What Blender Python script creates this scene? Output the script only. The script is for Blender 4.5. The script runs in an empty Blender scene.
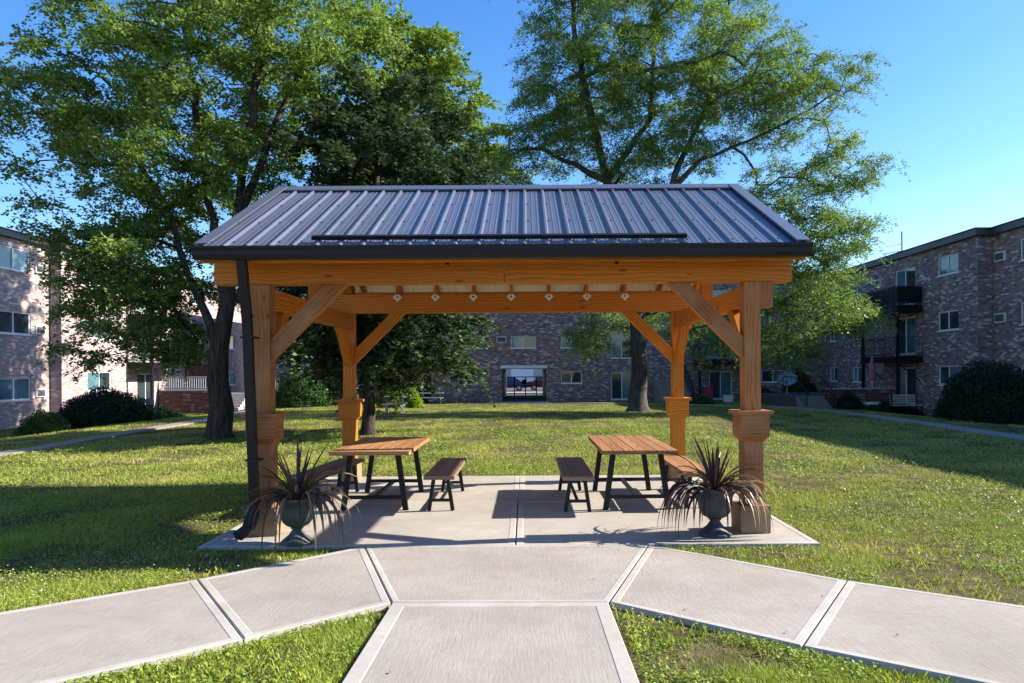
import bpy, math, random
import numpy as np
from mathutils import Vector, Matrix
R = math.radians
random.seed(7)
scene = bpy.context.scene
col = scene.collection
WLOC = {}

# ------------------------------------------------------------------ helpers
def tag(o, label=None, cat=None, group=None, kind=None):
    if label: o['label'] = label
    if cat: o['category'] = cat
    if group: o['group'] = group
    if kind: o['kind'] = kind
    return o

def empty(name, loc, label, cat, group=None):
    o = bpy.data.objects.new(name, None)
    o.empty_display_size = 0.2
    o.location = loc
    col.objects.link(o)
    WLOC[o.name] = Vector(loc)
    return tag(o, label, cat, group)

class MB:
    """collects boxes, bars, tubes and lathes in world coordinates; build() makes ONE mesh object"""
    def __init__(s):
        s.v = []; s.f = []; s.uv = []; s.mi = []
    def quad(s, pts, uvs=None, mi=0):
        b = len(s.v); s.v += [tuple(p) for p in pts]
        s.f.append(tuple(range(b, b + len(pts))))
        s.uv.append(uvs if uvs else [(0, 0)] * len(pts)); s.mi.append(mi)
    def obox(s, c, ax, h, mi=0, long=None):
        """oriented box: centre, 3 unit axes, half sizes; uv u runs along the longest axis"""
        c = Vector(c); ax = [Vector(a) for a in ax]
        if long is None: long = max(range(3), key=lambda i: h[i])
        ou, ov = random.random() * 20, random.random() * 20
        P = lambda i, j, k: c + ax[0] * h[0] * i + ax[1] * h[1] * j + ax[2] * h[2] * k
        for a in range(3):
            b, d = (a + 1) % 3, (a + 2) % 3
            for sg in (-1, 1):
                q = [(-1, -1), (1, -1), (1, 1), (-1, 1)]
                if sg < 0: q = q[::-1]
                pts = []; uvs = []
                for (i, j) in q:
                    t = [0, 0, 0]; t[a] = sg; t[b] = i; t[d] = j
                    pts.append(P(*t))
                    lc = [t[n] * h[n] for n in range(3)]
                    if a == long: uvs.append((lc[b] * .25 + ou, lc[d] + ov))
                    else:
                        o = [n for n in range(3) if n != long and n != a][0]
                        uvs.append((lc[long] + ou, lc[o] + ov + a * .37))
                s.quad(pts, uvs, mi)
    def box(s, x0, x1, y0, y1, z0, z1, mi=0, long=None):
        s.obox(((x0 + x1) / 2, (y0 + y1) / 2, (z0 + z1) / 2), ((1, 0, 0), (0, 1, 0), (0, 0, 1)),
               (abs(x1 - x0) / 2, abs(y1 - y0) / 2, abs(z1 - z0) / 2), mi, long)
    def bar(s, a, b, w, t, up=(0, 0, 1), mi=0):
        """box from a to b; w = size across, t = size along 'up'-ish"""
        a = Vector(a); b = Vector(b); d = b - a; L = d.length; d.normalize()
        side = d.cross(Vector(up))
        if side.length < 1e-4: side = d.cross(Vector((1, 0, 0)))
        side.normalize(); u = side.cross(d)
        s.obox((a + b) / 2, (d, side, u), (L / 2, w / 2, t / 2), mi, 0)
    def tube(s, pts, rs, n=8, mi=0, cap=True):
        pts = [Vector(p) for p in pts]
        if not hasattr(rs, '__len__'): rs = [rs] * len(pts)
        b0 = len(s.v)
        prev = None
        for i, p in enumerate(pts):
            d = (pts[min(i + 1, len(pts) - 1)] - pts[max(i - 1, 0)]).normalized()
            ref = Vector((0, 0, 1)) if abs(d.z) < .9 else Vector((1, 0, 0))
            if prev is None: sd = d.cross(ref).normalized()
            else:
                sd = (prev - d * prev.dot(d)).normalized()
            prev = sd; u = sd.cross(d)
            for k in range(n):
                a = 2 * math.pi * k / n
                s.v.append(tuple(p + (sd * math.cos(a) + u * math.sin(a)) * rs[i]))
        for i in range(len(pts) - 1):
            for k in range(n):
                k2 = (k + 1) % n
                s.f.append((b0 + i * n + k, b0 + i * n + k2, b0 + (i + 1) * n + k2, b0 + (i + 1) * n + k))
                s.uv.append([(k / n, i), ((k + 1) / n, i), ((k + 1) / n, i + 1), (k / n, i + 1)]); s.mi.append(mi)
        if cap:
            for base, rev in ((b0, False), (b0 + (len(pts) - 1) * n, True)):
                f = tuple(base + k for k in range(n))
                s.f.append(f if rev else f[::-1]); s.uv.append([(0, 0)] * n); s.mi.append(mi)
    def lathe(s, c, prof, n=40, flute=None, mi=0):
        c = Vector(c); b0 = len(s.v)
        for j, (r, z) in enumerate(prof):
            for k in range(n):
                a = 2 * math.pi * k / n
                rr = r
                if flute and flute[0] <= j <= flute[1]: rr = r * (1 + flute[2] * math.cos(a * flute[3]))
                s.v.append((c.x + rr * math.cos(a), c.y + rr * math.sin(a), c.z + z))
        for j in range(len(prof) - 1):
            for k in range(n):
                k2 = (k + 1) % n
                s.f.append((b0 + j * n + k, b0 + j * n + k2, b0 + (j + 1) * n + k2, b0 + (j + 1) * n + k))
                s.uv.append([(0, 0)] * 4); s.mi.append(mi)
    def build(s, name, mats, parent=None, bevel=0, smooth=False):
        me = bpy.data.meshes.new(name)
        V = np.array(s.v, dtype=float)
        lo, hi = V.min(0), V.max(0)
        c = Vector(((lo[0] + hi[0]) / 2, (lo[1] + hi[1]) / 2, lo[2]))
        me.from_pydata([(x - c.x, y - c.y, z - c.z) for x, y, z in s.v], [], s.f)
        uvl = me.uv_layers.new(name='UVMap')
        uvl.data.foreach_set('uv', np.array([t for u in s.uv for t in u], dtype=np.float32).ravel())
        if not isinstance(mats, (list, tuple)): mats = [mats]
        for m in mats: me.materials.append(m)
        me.polygons.foreach_set('material_index', s.mi)
        if smooth: me.polygons.foreach_set('use_smooth', [True] * len(s.f))
        me.update()
        o = bpy.data.objects.new(name, me); col.objects.link(o)
        pl = Vector((0, 0, 0))
        if parent is not None:
            o.parent = parent; pl = WLOC[parent.name]
        o.location = c - pl
        WLOC[o.name] = c
        if bevel:
            bm = o.modifiers.new('bevel', 'BEVEL'); bm.width = bevel; bm.segments = 2
            bm.limit_method = 'ANGLE'; bm.angle_limit = R(40)
        return o

def np_mesh(name, V, nper, mats, cols=None, parent=None, smooth=False):
    """mesh of loose polygons: V (N, nper, 3); cols (N,) random value per polygon"""
    N = V.shape[0]
    c = Vector((0, 0, 0))
    flat = V.reshape(-1, 3)
    lo, hi = flat.min(0), flat.max(0)
    c = Vector(((lo[0] + hi[0]) / 2, (lo[1] + hi[1]) / 2, lo[2]))
    flat = (flat - np.array(c)[None, :]).astype(np.float32)
    me = bpy.data.meshes.new(name)
    me.vertices.add(N * nper); me.vertices.foreach_set('co', flat.ravel())
    me.loops.add(N * nper); me.loops.foreach_set('vertex_index', np.arange(N * nper, dtype=np.int32))
    me.polygons.add(N)
    me.polygons.foreach_set('loop_start', (np.arange(N) * nper).astype(np.int32))
    me.polygons.foreach_set('loop_total', np.full(N, nper, dtype=np.int32))
    me.update(calc_edges=True)
    if cols is not None:
        a = me.attributes.new('tint', 'FLOAT', 'FACE')
        a.data.foreach_set('value', cols.astype(np.float32))
    for m in (mats if isinstance(mats, (list, tuple)) else [mats]): me.materials.append(m)
    o = bpy.data.objects.new(name, me); col.objects.link(o)
    pl = Vector((0, 0, 0))
    if parent is not None: o.parent = parent; pl = WLOC[parent.name]
    o.location = c - pl; WLOC[o.name] = c
    return o

# ------------------------------------------------------------------ materials
class NT:
    def __init__(s, name):
        m = bpy.data.materials.new(name); m.use_nodes = True
        s.m = m; s.t = m.node_tree; s.t.nodes.clear()
        s.out = s.n('ShaderNodeOutputMaterial')
    def n(s, typ, **kw):
        nd = s.t.nodes.new(typ)
        for k, v in kw.items(): setattr(nd, k, v)
        return nd
    def l(s, a, b): s.t.links.new(a, b)
    def noise(s, vec, scale, detail=4, rough=.55, dist=0):
        nd = s.n('ShaderNodeTexNoise'); nd.inputs['Scale'].default_value = scale
        nd.inputs['Detail'].default_value = detail; nd.inputs['Roughness'].default_value = rough
        nd.inputs['Distortion'].default_value = dist
        if vec is not None: s.l(vec, nd.inputs['Vector'])
        return nd.outputs['Fac']
    def ramp(s, fac, stops, interp='LINEAR'):
        nd = s.n('ShaderNodeValToRGB'); cr = nd.color_ramp; cr.interpolation = interp
        while len(cr.elements) < len(stops): cr.elements.new(.5)
        for e, (p, c) in zip(cr.elements, stops):
            e.position = p; e.color = (*c, 1) if len(c) == 3 else c
        s.l(fac, nd.inputs['Fac']); return nd.outputs['Color']
    def mapr(s, fac, a, b, c, d):
        nd = s.n('ShaderNodeMapRange'); s.l(fac, nd.inputs['Value'])
        for k, v in zip(('From Min', 'From Max', 'To Min', 'To Max'), (a, b, c, d)): nd.inputs[k].default_value = v
        return nd.outputs['Result']
    def mix(s, fac, a, b, mode='MIX'):
        nd = s.n('ShaderNodeMix', data_type='RGBA', blend_type=mode)
        for i, v in ((0, fac), (6, a), (7, b)):
            if isinstance(v, (int, float)): nd.inputs[i].default_value = v
            elif isinstance(v, tuple): nd.inputs[i].default_value = (*v, 1)
            else: s.l(v, nd.inputs[i])
        return nd.outputs[2]
    def vscale(s, vec, sc):
        nd = s.n('ShaderNodeMapping'); nd.inputs['Scale'].default_value = sc; s.l(vec, nd.inputs['Vector'])
        return nd.outputs['Vector']
    def bsdf(s, color, rough=.6, metal=0, spec=.5, bump=None, bs=.3, bd=.01):
        b = s.n('ShaderNodeBsdfPrincipled')
        if isinstance(color, tuple): b.inputs['Base Color'].default_value = (*color, 1)
        else: s.l(color, b.inputs['Base Color'])
        if isinstance(rough, (int, float)): b.inputs['Roughness'].default_value = rough
        else: s.l(rough, b.inputs['Roughness'])
        b.inputs['Metallic'].default_value = metal
        b.inputs['Specular IOR Level'].default_value = spec
        if bump is not None:
            bn = s.n('ShaderNodeBump'); bn.inputs['Strength'].default_value = bs; bn.inputs['Distance'].default_value = bd
            s.l(bump, bn.inputs['Height']); s.l(bn.outputs['Normal'], b.inputs['Normal'])
        s.l(b.outputs[0], s.out.inputs['Surface']); return b

def m_plain(name, c, rough=.5, metal=0, var=.15, scale=6, spec=.5, bump=.1):
    k = NT(name); tc = k.n('ShaderNodeNewGeometry').outputs['Position']
    nz = k.noise(tc, scale, 6, .65)
    lo = tuple(x * (1 - var) for x in c); hi = tuple(min(1, x * (1 + var)) for x in c)
    cc = k.ramp(nz, [(.3, lo), (.7, hi)])
    k.bsdf(cc, k.mapr(nz, .3, .7, max(0, rough - .08), min(1, rough + .08)), metal, spec, k.noise(tc, scale * 12, 3), bump, .004)
    return k.m

def m_wood(name, dark, mid, light, rough=.6, grey=None):
    k = NT(name); uv = k.n('ShaderNodeUVMap').outputs['UV']
    warp = k.noise(k.vscale(uv, (1.2, 4, 1)), 1.0, 3, .5)
    v = k.n('ShaderNodeVectorMath', operation='ADD'); k.l(k.vscale(uv, (1.0, 14, 1)), v.inputs[0])
    cmb = k.n('ShaderNodeCombineXYZ'); k.l(k.mapr(warp, 0, 1, -1.2, 1.2), cmb.inputs[1]); k.l(cmb.outputs[0], v.inputs[1])
    wv = k.n('ShaderNodeTexWave', wave_type='BANDS', bands_direction='Y', wave_profile='SAW')
    wv.inputs['Scale'].default_value = .55; wv.inputs['Distortion'].default_value = 2.0; wv.inputs['Detail'].default_value = 3
    wv.inputs['Detail Scale'].default_value = .6
    k.l(v.outputs[0], wv.inputs['Vector'])
    fine = k.noise(k.vscale(uv, (3, 90, 1)), 1.0, 4, .6)
    blot = k.noise(k.vscale(uv, (.9, 3, 1)), 1.2, 3, .5)
    c = k.ramp(wv.outputs['Fac'], [(0, light), (.55, mid), (.93, dark), (1, mid)])
    c = k.mix(k.mapr(fine, .35, .7, 0, .45), c, dark)
    c = k.mix(k.mapr(blot, .35, .7, 0, .5), c, mid)
    bd = k.noise(uv, .23, 0, .5)
    c = k.mix(k.mapr(bd, .3, .7, .55, 0), c, tuple(x * .62 for x in dark))
    chk = k.noise(k.vscale(uv, (.9, 42, 1)), 1.0, 2, .5)
    c = k.mix(k.mapr(chk, .70, .73, 0, .7), c, tuple(x * .3 for x in dark))
    vor = k.n('ShaderNodeTexVoronoi'); vor.inputs['Scale'].default_value = 1.0
    k.l(k.vscale(uv, (2.2, 7, 1)), vor.inputs['Vector'])
    knot = k.mapr(vor.outputs['Distance'], .06, .14, 1, 0)
    c = k.mix(knot, c, tuple(x * .45 for x in dark))
    if grey:
        g = k.noise(k.vscale(uv, (1.5, 2, 1)), 1.6, 4, .6)
        c = k.mix(k.mapr(g, .4, .65, 0, .7), c, grey)
    k.bsdf(c, rough, 0, .35, wv.outputs['Fac'], .15, .004)
    return k.m

def m_brick(name, tones, mortar):
    k = NT(name); uv = k.n('ShaderNodeUVMap').outputs['UV']
    br = k.n('ShaderNodeTexBrick'); k.l(uv, br.inputs['Vector'])
    br.inputs['Color1'].default_value = (0, 0, 0, 1); br.inputs['Color2'].default_value = (1, 1, 1, 1)
    br.inputs['Mortar'].default_value = (.5, .5, .5, 1)
    br.inputs['Scale'].default_value = 1; br.inputs['Mortar Size'].default_value = .006
    br.inputs['Brick Width'].default_value = .26; br.inputs['Row Height'].default_value = .085
    br.inputs['Bias'].default_value = 0
    n = len(tones)
    c = k.ramp(br.outputs['Color'], [(t[0], t[1]) for t in tones], 'CONSTANT')
    big = k.noise(uv, .35, 4, .6)
    mid = k.noise(k.vscale(uv, (.8, 3, 1)), 1.2, 3, .6)
    c = k.mix(k.mapr(mid, .4, .62, 0, .32), c, tones[1][1])
    c = k.mix(k.mapr(big, .3, .7, 0, .28), c, tones[0][1])
    c = k.mix(br.outputs['Fac'], c, mortar)
    k.bsdf(c, .85, 0, .2, k.mapr(br.outputs['Fac'], 0, 1, 1, 0), .5, .01)
    return k.m

def m_leaf(name, dark, mid, light, trans=.35, rough=.5):
    k = NT(name)
    at = k.n('ShaderNodeAttribute', attribute_name='tint').outputs['Fac']
    c = k.ramp(at, [(0, dark), (.5, mid), (1, light)])
    b = k.bsdf(c, rough, 0, .35)
    tr = k.n('ShaderNodeBsdfTranslucent')
    k.l(k.mix(.6, c, (1.0, 1.0, .35), 'MULTIPLY'), tr.inputs['Color'])
    g = k.n('ShaderNodeMixShader'); g.inputs[0].default_value = trans
    k.l(b.outputs[0], g.inputs[1]); k.l(tr.outputs[0], g.inputs[2]); k.l(g.outputs[0], k.out.inputs['Surface'])
    return k.m

def m_glass(name, base, rough=.04, streak=None):
    k = NT(name)
    uv = k.n('ShaderNodeNewGeometry').outputs['Position']
    nz = k.noise(uv, .8, 2)
    c = k.ramp(nz, [(.35, tuple(x * .5 for x in base)), (.65, base)])
    k.bsdf(c, rough, 0, .9, nz, .05, .02)
    return k.m

M = {}
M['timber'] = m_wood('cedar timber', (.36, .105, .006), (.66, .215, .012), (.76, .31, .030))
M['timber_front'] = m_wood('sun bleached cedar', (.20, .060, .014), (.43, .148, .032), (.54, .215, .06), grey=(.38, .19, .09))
M['table_wood'] = m_wood('acacia boards', (.20, .085, .035), (.42, .20, .085), (.55, .31, .15))
M['bench_wood'] = m_wood('weathered boards', (.15, .075, .05), (.30, .16, .105), (.42, .25, .17), grey=(.24, .19, .16))
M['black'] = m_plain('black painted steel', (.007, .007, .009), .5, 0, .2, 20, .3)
M['gutter'] = m_plain('dark gutter', (.010, .010, .013), .45, 0, .15, 3, .3)
M['white'] = m_plain('white painted frame', (.72, .73, .74), .5, 0, .06, 4)
M['offwhite'] = m_plain('white roof liner', (.86, .86, .84), .5, 0, .06, 2)
M['fascia'] = m_plain('dark fascia', (.055, .055, .065), .5, 0, .15, 1)
M['urn'] = m_plain('dark plastic urn', (.045, .052, .06), .45, 0, .25, 14, .5, .25)
M['urn_green'] = m_plain('mossy plastic urn', (.065, .078, .075), .55, 0, .3, 14, .5, .25)
M['soil'] = m_plain('soil', (.045, .03, .02), .95, 0, .4, 30, .1, 1)
M['concrete_block'] = m_plain('grey post base', (.25, .17, .105), .85, 0, .15, 12)
M['step'] = m_plain('step concrete', (.42, .40, .38), .85, 0, .12, 2)
M['asphalt'] = m_plain('asphalt', (.07, .07, .072), .9, 0, .2, 1.5)
M['red_panel'] = m_plain('red siding', (.36, .05, .08), .6, 0, .2, 1)
M['ac'] = m_plain('grille of an air unit', (.10, .10, .11), .6, .2, .3, 8)
M['dish'] = m_plain('grey dish', (.17, .22, .28), .4, 0, .08, 4)
M['car_blue'] = m_plain('blue car paint', (.02, .05, .16), .2, .3, .05, 2)
M['car_red'] = m_plain('maroon car paint', (.12, .01, .03), .2, .3, .05, 2)
M['tyre'] = m_plain('rubber', (.02, .02, .02), .8)
M['chrome'] = m_plain('rim metal', (.5, .5, .52), .3, .8)
M['umbrella'] = m_plain('faded pink cloth', (.42, .16, .20), .8)
M['weathered'] = m_plain('grey outdoor wood', (.40, .37, .33), .8, 0, .2, 5)
M['red_wood'] = m_plain('red planter', (.30, .03, .04), .6, 0, .2, 5)
M['brick_cool'] = m_brick('mixed purple grey brick', [(0, (.13, .09, .105)), (.25, (.27, .16, .145)), (.42, (.20, .165, .20)), (.60, (.38, .235, .19)), (.76, (.29, .25, .28)), (.88, (.62, .56, .54))], (.30, .27, .265))
M['brick_pink'] = m_brick('mixed pink brick', [(0, (.26, .19, .18)), (.25, (.38, .28, .26)), (.5, (.30, .245, .26)), (.7, (.46, .35, .33)), (.85, (.62, .55, .54))], (.40, .36, .35))
M['brick_red'] = m_brick('dark red brick', [(0, (.10, .04, .035)), (.3, (.16, .06, .05)), (.55, (.12, .055, .05)), (.8, (.22, .11, .09)), (.92, (.35, .28, .26))], (.18, .15, .14))
M['glass_dark'] = m_glass('dark window glass', (.035, .06, .07))
M['glass_teal'] = m_glass('window glass with blinds', (.10, .20, .24), .08)
M['glass_pale'] = m_glass('window glass over curtains', (.30, .36, .38), .08)
M['maple'] = m_leaf('silver maple leaves', (.08, .15, .035), (.18, .29, .065), (.36, .46, .13), .40, .38)
M['dark_maple'] = m_leaf('dark maple leaves', (.024, .052, .024), (.06, .105, .045), (.20, .25, .14), .2, .30)
M['pale_tree'] = m_leaf('yellow green leaves', (.10, .18, .025), (.22, .33, .05), (.36, .45, .09), .45)
M['locust'] = m_leaf('locust leaves', (.08, .16, .038), (.20, .32, .075), (.38, .48, .15), .42, .38)
M['hedge'] = m_leaf('clipped yew', (.010, .024, .010), (.018, .04, .014), (.035, .065, .02), .12, .6)
M['bright_shrub'] = m_leaf('bright shrub leaves', (.10, .20, .012), (.2, .34, .02), (.32, .45, .03), .5)
M['round_shrub'] = m_leaf('round shrub leaves', (.03, .08, .016), (.05, .13, .025), (.10, .2, .04), .3)
M['cordyline'] = m_leaf('purple strap leaves', (.035, .018, .018), (.085, .045, .042), (.42, .31, .22), .25, .4)
M['cordyline_brown'] = m_leaf('browning strap leaves', (.035, .026, .018), (.13, .075, .045), (.42, .30, .19), .25, .45)
M['clover'] = m_leaf('clover leaves', (.10, .17, .02), (.20, .29, .03), (.36, .42, .07), .25)
M['petal'] = m_leaf('clover heads', (.55, .52, .45), (.65, .62, .56), (.75, .72, .68), .2)

def m_bark(name, d, l):
    k = NT(name); p = k.n('ShaderNodeNewGeometry').outputs['Position']
    n1 = k.noise(k.vscale(p, (9, 9, 1.6)), 1.5, 5, .65, .4)
    c = k.ramp(n1, [(.35, d), (.62, l)])
    k.bsdf(c, .9, 0, .15, n1, .9, .04); return k.m
M['bark'] = m_bark('furrowed bark', (.022, .017, .014), (.075, .06, .05))
M['bark_grey'] = m_bark('grey bark', (.035, .03, .026), (.12, .10, .085))

def m_metal_roof():
    k = NT('ribbed steel roofing'); p = k.n('ShaderNodeNewGeometry').outputs['Position']
    nz = k.noise(k.vscale(p, (3, 1.2, 1.2)), 1, 4, .6)
    c = k.ramp(nz, [(.3, (.115, .128, .18)), (.7, (.125, .138, .195))])
    b = k.bsdf(c, k.mapr(nz, .3, .7, .27, .40), .25, .6, k.noise(p, 3, 2), .03, .02)
    return k.m
M['roof'] = m_metal_roof()

def m_concrete(name, base, broom, var=.12):
    k = NT(name); p = k.n('ShaderNodeNewGeometry').outputs['Position']
    big = k.noise(p, .9, 5, .6); fine = k.noise(p, 140, 3, .7)
    stain = k.noise(p, 2.6, 6, .7)
    lo = tuple(x * (1 - var) for x in base); hi = tuple(x * (1 + var) for x in base)
    c = k.ramp(big, [(.3, lo), (.7, hi)])
    c = k.mix(k.mapr(stain, .46, .70, 0, .42), c, (base[0] * .78, base[1] * .70, base[2] * .60))
    speck = k.noise(p, 420, 2, .8)
    c = k.mix(k.mapr(speck, .35, .7, 0, .55 if broom else .2), c, tuple(x * .42 for x in base))
    vr = k.n('ShaderNodeTexVoronoi', feature='DISTANCE_TO_EDGE'); vr.inputs['Scale'].default_value = .55
    wv = k.n('ShaderNodeVectorMath', operation='ADD'); wn = k.n('ShaderNodeTexNoise'); wn.inputs['Scale'].default_value = 2.2; wn.inputs['Detail'].default_value = 6; k.l(p, wn.inputs['Vector'])
    ws = k.n('ShaderNodeVectorMath', operation='SCALE'); ws.inputs['Scale'].default_value = .55; k.l(wn.outputs['Color'], ws.inputs[0]); k.l(p, wv.inputs[0]); k.l(ws.outputs[0], wv.inputs[1]); k.l(wv.outputs[0], vr.inputs['Vector'])
    crack = k.n('ShaderNodeMath', operation='MULTIPLY'); k.l(k.mapr(vr.outputs['Distance'], .0, .0035, .6, 0), crack.inputs[0]); k.l(k.mapr(k.noise(p, .5, 2), .56, .62, 0, 1), crack.inputs[1])
    c = k.mix(crack.outputs[0], c, (.09, .08, .07))
    spots = k.n('ShaderNodeTexVoronoi'); spots.inputs['Scale'].default_value = 7; k.l(p, spots.inputs['Vector'])
    c = k.mix(k.mapr(spots.outputs['Distance'], .035, .06, .55, 0), c, (.12, .10, .075))
    dirt = k.noise(p, 9, 6, .75)
    c = k.mix(k.mapr(dirt, .5, .72, 0, .35), c, (base[0] * .6, base[1] * .54, base[2] * .45))
    h = fine
    if broom:
        st = k.noise(k.vscale(p, broom), 1, 3, .6)
        c = k.mix(k.mapr(st, .35, .7, 0, .26), c, tuple(x * .5 for x in base))
        a = k.n('ShaderNodeMath', operation='ADD'); k.l(st, a.inputs[0]); k.l(fine, a.inputs[1]); h = a.outputs[0]
    k.bsdf(c, .85, 0, .25, h, .45 if broom else .15, .006)
    return k.m
M['conc'] = m_concrete('broomed concrete', (.39, .355, .318), (75, 6, 75), .18)
M['conc_edge'] = m_concrete('smooth trowelled concrete edge', (.42, .395, .36), None, .18)
M['conc_shaded'] = m_concrete('grey walk concrete darkened for shade', (.27, .25, .225), None)  # tree shade on the left walk is put into this darker grey
M['conc_patio'] = m_concrete('patio concrete', (.45, .41, .36), (5, 55, 55), .18)

def m_lawn(name, blades):
    k = NT(name); p = k.n('ShaderNodeNewGeometry').outputs['Position']
    n1 = k.noise(p, .45, 5, .65); n2 = k.noise(p, 3.0, 5, .65); n3 = k.noise(p, .16, 2, .5)
    if blades:
        at = k.n('ShaderNodeAttribute', attribute_name='tint').outputs['Fac']
        c = k.ramp(at, [(0, (.16, .22, .022)), (.45, (.33, .41, .042)), (.8, (.50, .54, .08)), (.93, (.50, .43, .17)), (1, (.56, .48, .26))])
        sx = k.n('ShaderNodeSeparateXYZ'); k.l(p, sx.inputs[0])
        dry = k.n('ShaderNodeMath', operation='MULTIPLY'); k.l(k.mapr(sx.outputs[1], 9.5, 13.5, .15, 1), dry.inputs[0]); k.l(k.mapr(sx.outputs[1], 17, 27, 1, .25), dry.inputs[1])  # straw tone by distance, strongest in a band across the middle lawn
        straw_mix = k.n('ShaderNodeMath', operation='MULTIPLY'); k.l(dry.outputs[0], straw_mix.inputs[0]); k.l(k.mapr(n2, .30, .58, .25, .85), straw_mix.inputs[1])
        c = k.mix(straw_mix.outputs[0], c, (.60, .55, .18))
        c = k.mix(k.mapr(n2, .42, .66, 0, .5), c, (.52, .46, .13))
        c = k.mix(k.mapr(n1, .38, .6, .6, 0), c, (.20, .34, .02))
        b = k.bsdf(c, .5, 0, .3)
        tr = k.n('ShaderNodeBsdfTranslucent'); k.l(k.mix(.5, c, (1.0, 1.0, .3), 'MULTIPLY'), tr.inputs['Color'])
        g = k.n('ShaderNodeMixShader'); g.inputs[0].default_value = .28
        k.l(b.outputs[0], g.inputs[1]); k.l(tr.outputs[0], g.inputs[2]); k.l(g.outputs[0], k.out.inputs['Surface'])
    else:
        n4 = k.noise(p, 22, 4, .7)
        c = k.ramp(n2, [(.3, (.07, .07, .025)), (.55, (.11, .095, .04)), (.72, (.19, .145, .08))])
        c = k.mix(k.mapr(n1, .55, .75, 0, .6), c, (.21, .16, .09))
        c = k.mix(k.mapr(n4, .45, .65, 0, .6), c, (.045, .04, .02))
        k.bsdf(c, .95, 0, .1, n4, .8, .03)
    return k.m
M['lawn'] = m_lawn('lawn soil and thatch', False)
M['blade'] = m_lawn('grass blades', True)

# ------------------------------------------------------------------ camera maths
F = 710.0; CX, CY = 526.0, 371.5; H = 1.7; ROLL = .006
SLOPE = .0303; Y0 = 6.96
def ray(px, py):
    x, y = px - CX, py - CY
    return (x * math.cos(ROLL) - y * math.sin(ROLL)) / F, (x * math.sin(ROLL) + y * math.cos(ROLL)) / F
def P(px, py, Y):
    a, b = ray(px, py); return Vector((a * Y, Y, H - b * Y))
def G(px, py, z=0):
    a, b = ray(px, py); Y = (H - z) / b; return Vector((a * Y, Y, z))
def GS(px, py):      # on the sloping walk in front of the slab
    a, b = ray(px, py); Y = (H - SLOPE * Y0) / (b - SLOPE); return Vector((a * Y, Y, SLOPE * (Y0 - Y)))
def sst(a, b, x):
    t = np.clip((x - a) / (b - a), 0, 1); return t * t * (3 - 2 * t)
def gz(x, y):
    x = np.asarray(x, float); y = np.asarray(y, float)
    z = np.where(y < Y0, SLOPE * (Y0 - np.maximum(y, -6)), 0.0)
    z = z - .40 * sst(26, 46, y) * sst(-26, -10, x)
    z = z - .85 * (1 - sst(-22, -12.5, x)) * sst(5, 20, y)
    z = z - .5 * sst(14.0, 19, x)
    und = .02 * np.sin(x * .7 + 1.3) * np.sin(y * .5) + .012 * np.sin(x * 2.1) * np.cos(y * 1.7)
    return z - .035 + und * sst(7, 14, np.abs(x) + np.abs(y - 9))

# ------------------------------------------------------------------ lawn sheet
def lawn():
    def axis(a0, a1, fine, far):
        pts = list(np.arange(a0, a1 + 1e-6, fine)); s = fine
        lo, hi = a0, a1
        while hi < far: s *= 1.35; hi += s; pts.append(hi); lo -= s; pts.insert(0, lo)
        return np.array(pts)
    xs = axis(-28, 28, .4, 600); ys = axis(-4, 56, .4, 600)
    X, Yg = np.meshgrid(xs, ys)
    Z = gz(X, Yg)
    nx, ny = len(xs), len(ys)
    V = np.stack([X, Yg, Z], -1).reshape(-1, 3)
    i = np.arange(ny - 1)[:, None] * nx + np.arange(nx - 1)[None, :]
    Fc = np.stack([i, i + 1, i + nx + 1, i + nx], -1).reshape(-1, 4)
    me = bpy.data.meshes.new('ground')
    me.from_pydata(V.tolist(), [], Fc.tolist())
    me.polygons.foreach_set('use_smooth', [True] * len(Fc))
    me.materials.append(M['lawn'])
    o = bpy.data.objects.new('lawn_ground', me); col.objects.link(o)
    tag(o, kind='structure', label='mown lawn sheet between the apartment buildings')
lawn()

# ------------------------------------------------------------------ paths
POLYS = []
def slab_panel(mb, poly, th=.09, border=.062, gap=.006, zf=None):
    """poly: ccw list of Vectors; outer smooth ring, inner broomed field"""
    n = len(poly); c = sum(poly, Vector((0, 0, 0))) / n
    def inset(d, dz=0):
        out = []
        for i in range(n):
            a, b, e = poly[i - 1], poly[i], poly[(i + 1) % n]
            d1 = (b - a); d1.z = 0; d1.normalize(); d2 = (e - b); d2.z = 0; d2.normalize()
            n1 = Vector((-d1.y, d1.x, 0)); n2 = Vector((-d2.y, d2.x, 0))
            m = n1 + n2; m = m / max(.2, m.dot(n1)) if m.length > 1e-6 else n1
            q = b + m * d; q.z = (zf(q.x, q.y) if zf else b.z) + dz
            out.append(q)
        return out
    o = inset(gap, -.006); o1 = inset(gap + .007); inn = inset(border); i2 = inset(border + .006, -.003)
    lo = [p + Vector((0, 0, -th)) for p in o]
    for i in range(n):
        j = (i + 1) % n
        mb.quad([lo[i], lo[j], o[j], o[i]], mi=1)
        mb.quad([o[i], o[j], o1[j], o1[i]], mi=1)
        mb.quad([o1[i], o1[j], inn[j], inn[i]], mi=1)
        mb.quad([inn[i], inn[j], i2[j], i2[i]], mi=1)
    mb.quad(i2, mi=0)
    POLYS.append([(p.x, p.y) for p in poly])
zs = lambda x, y: SLOPE * (Y0 - y) + .004
A = [GS(363, 547.2), GS(650.6, 546.4), GS(609, 602.3), GS(391.5, 602.8)]
def ccw(pts):
    ar = sum(pts[i].x * pts[(i + 1) % len(pts)].y - pts[(i + 1) % len(pts)].x * pts[i].y for i in range(len(pts)))
    return pts if ar > 0 else pts[::-1]
mb = MB()
A[0].y = A[1].y = Y0 - .012
slab_panel(mb, ccw(list(A)), zf=zs, border=.05)
cL, cR = A[3], A[2]
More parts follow.
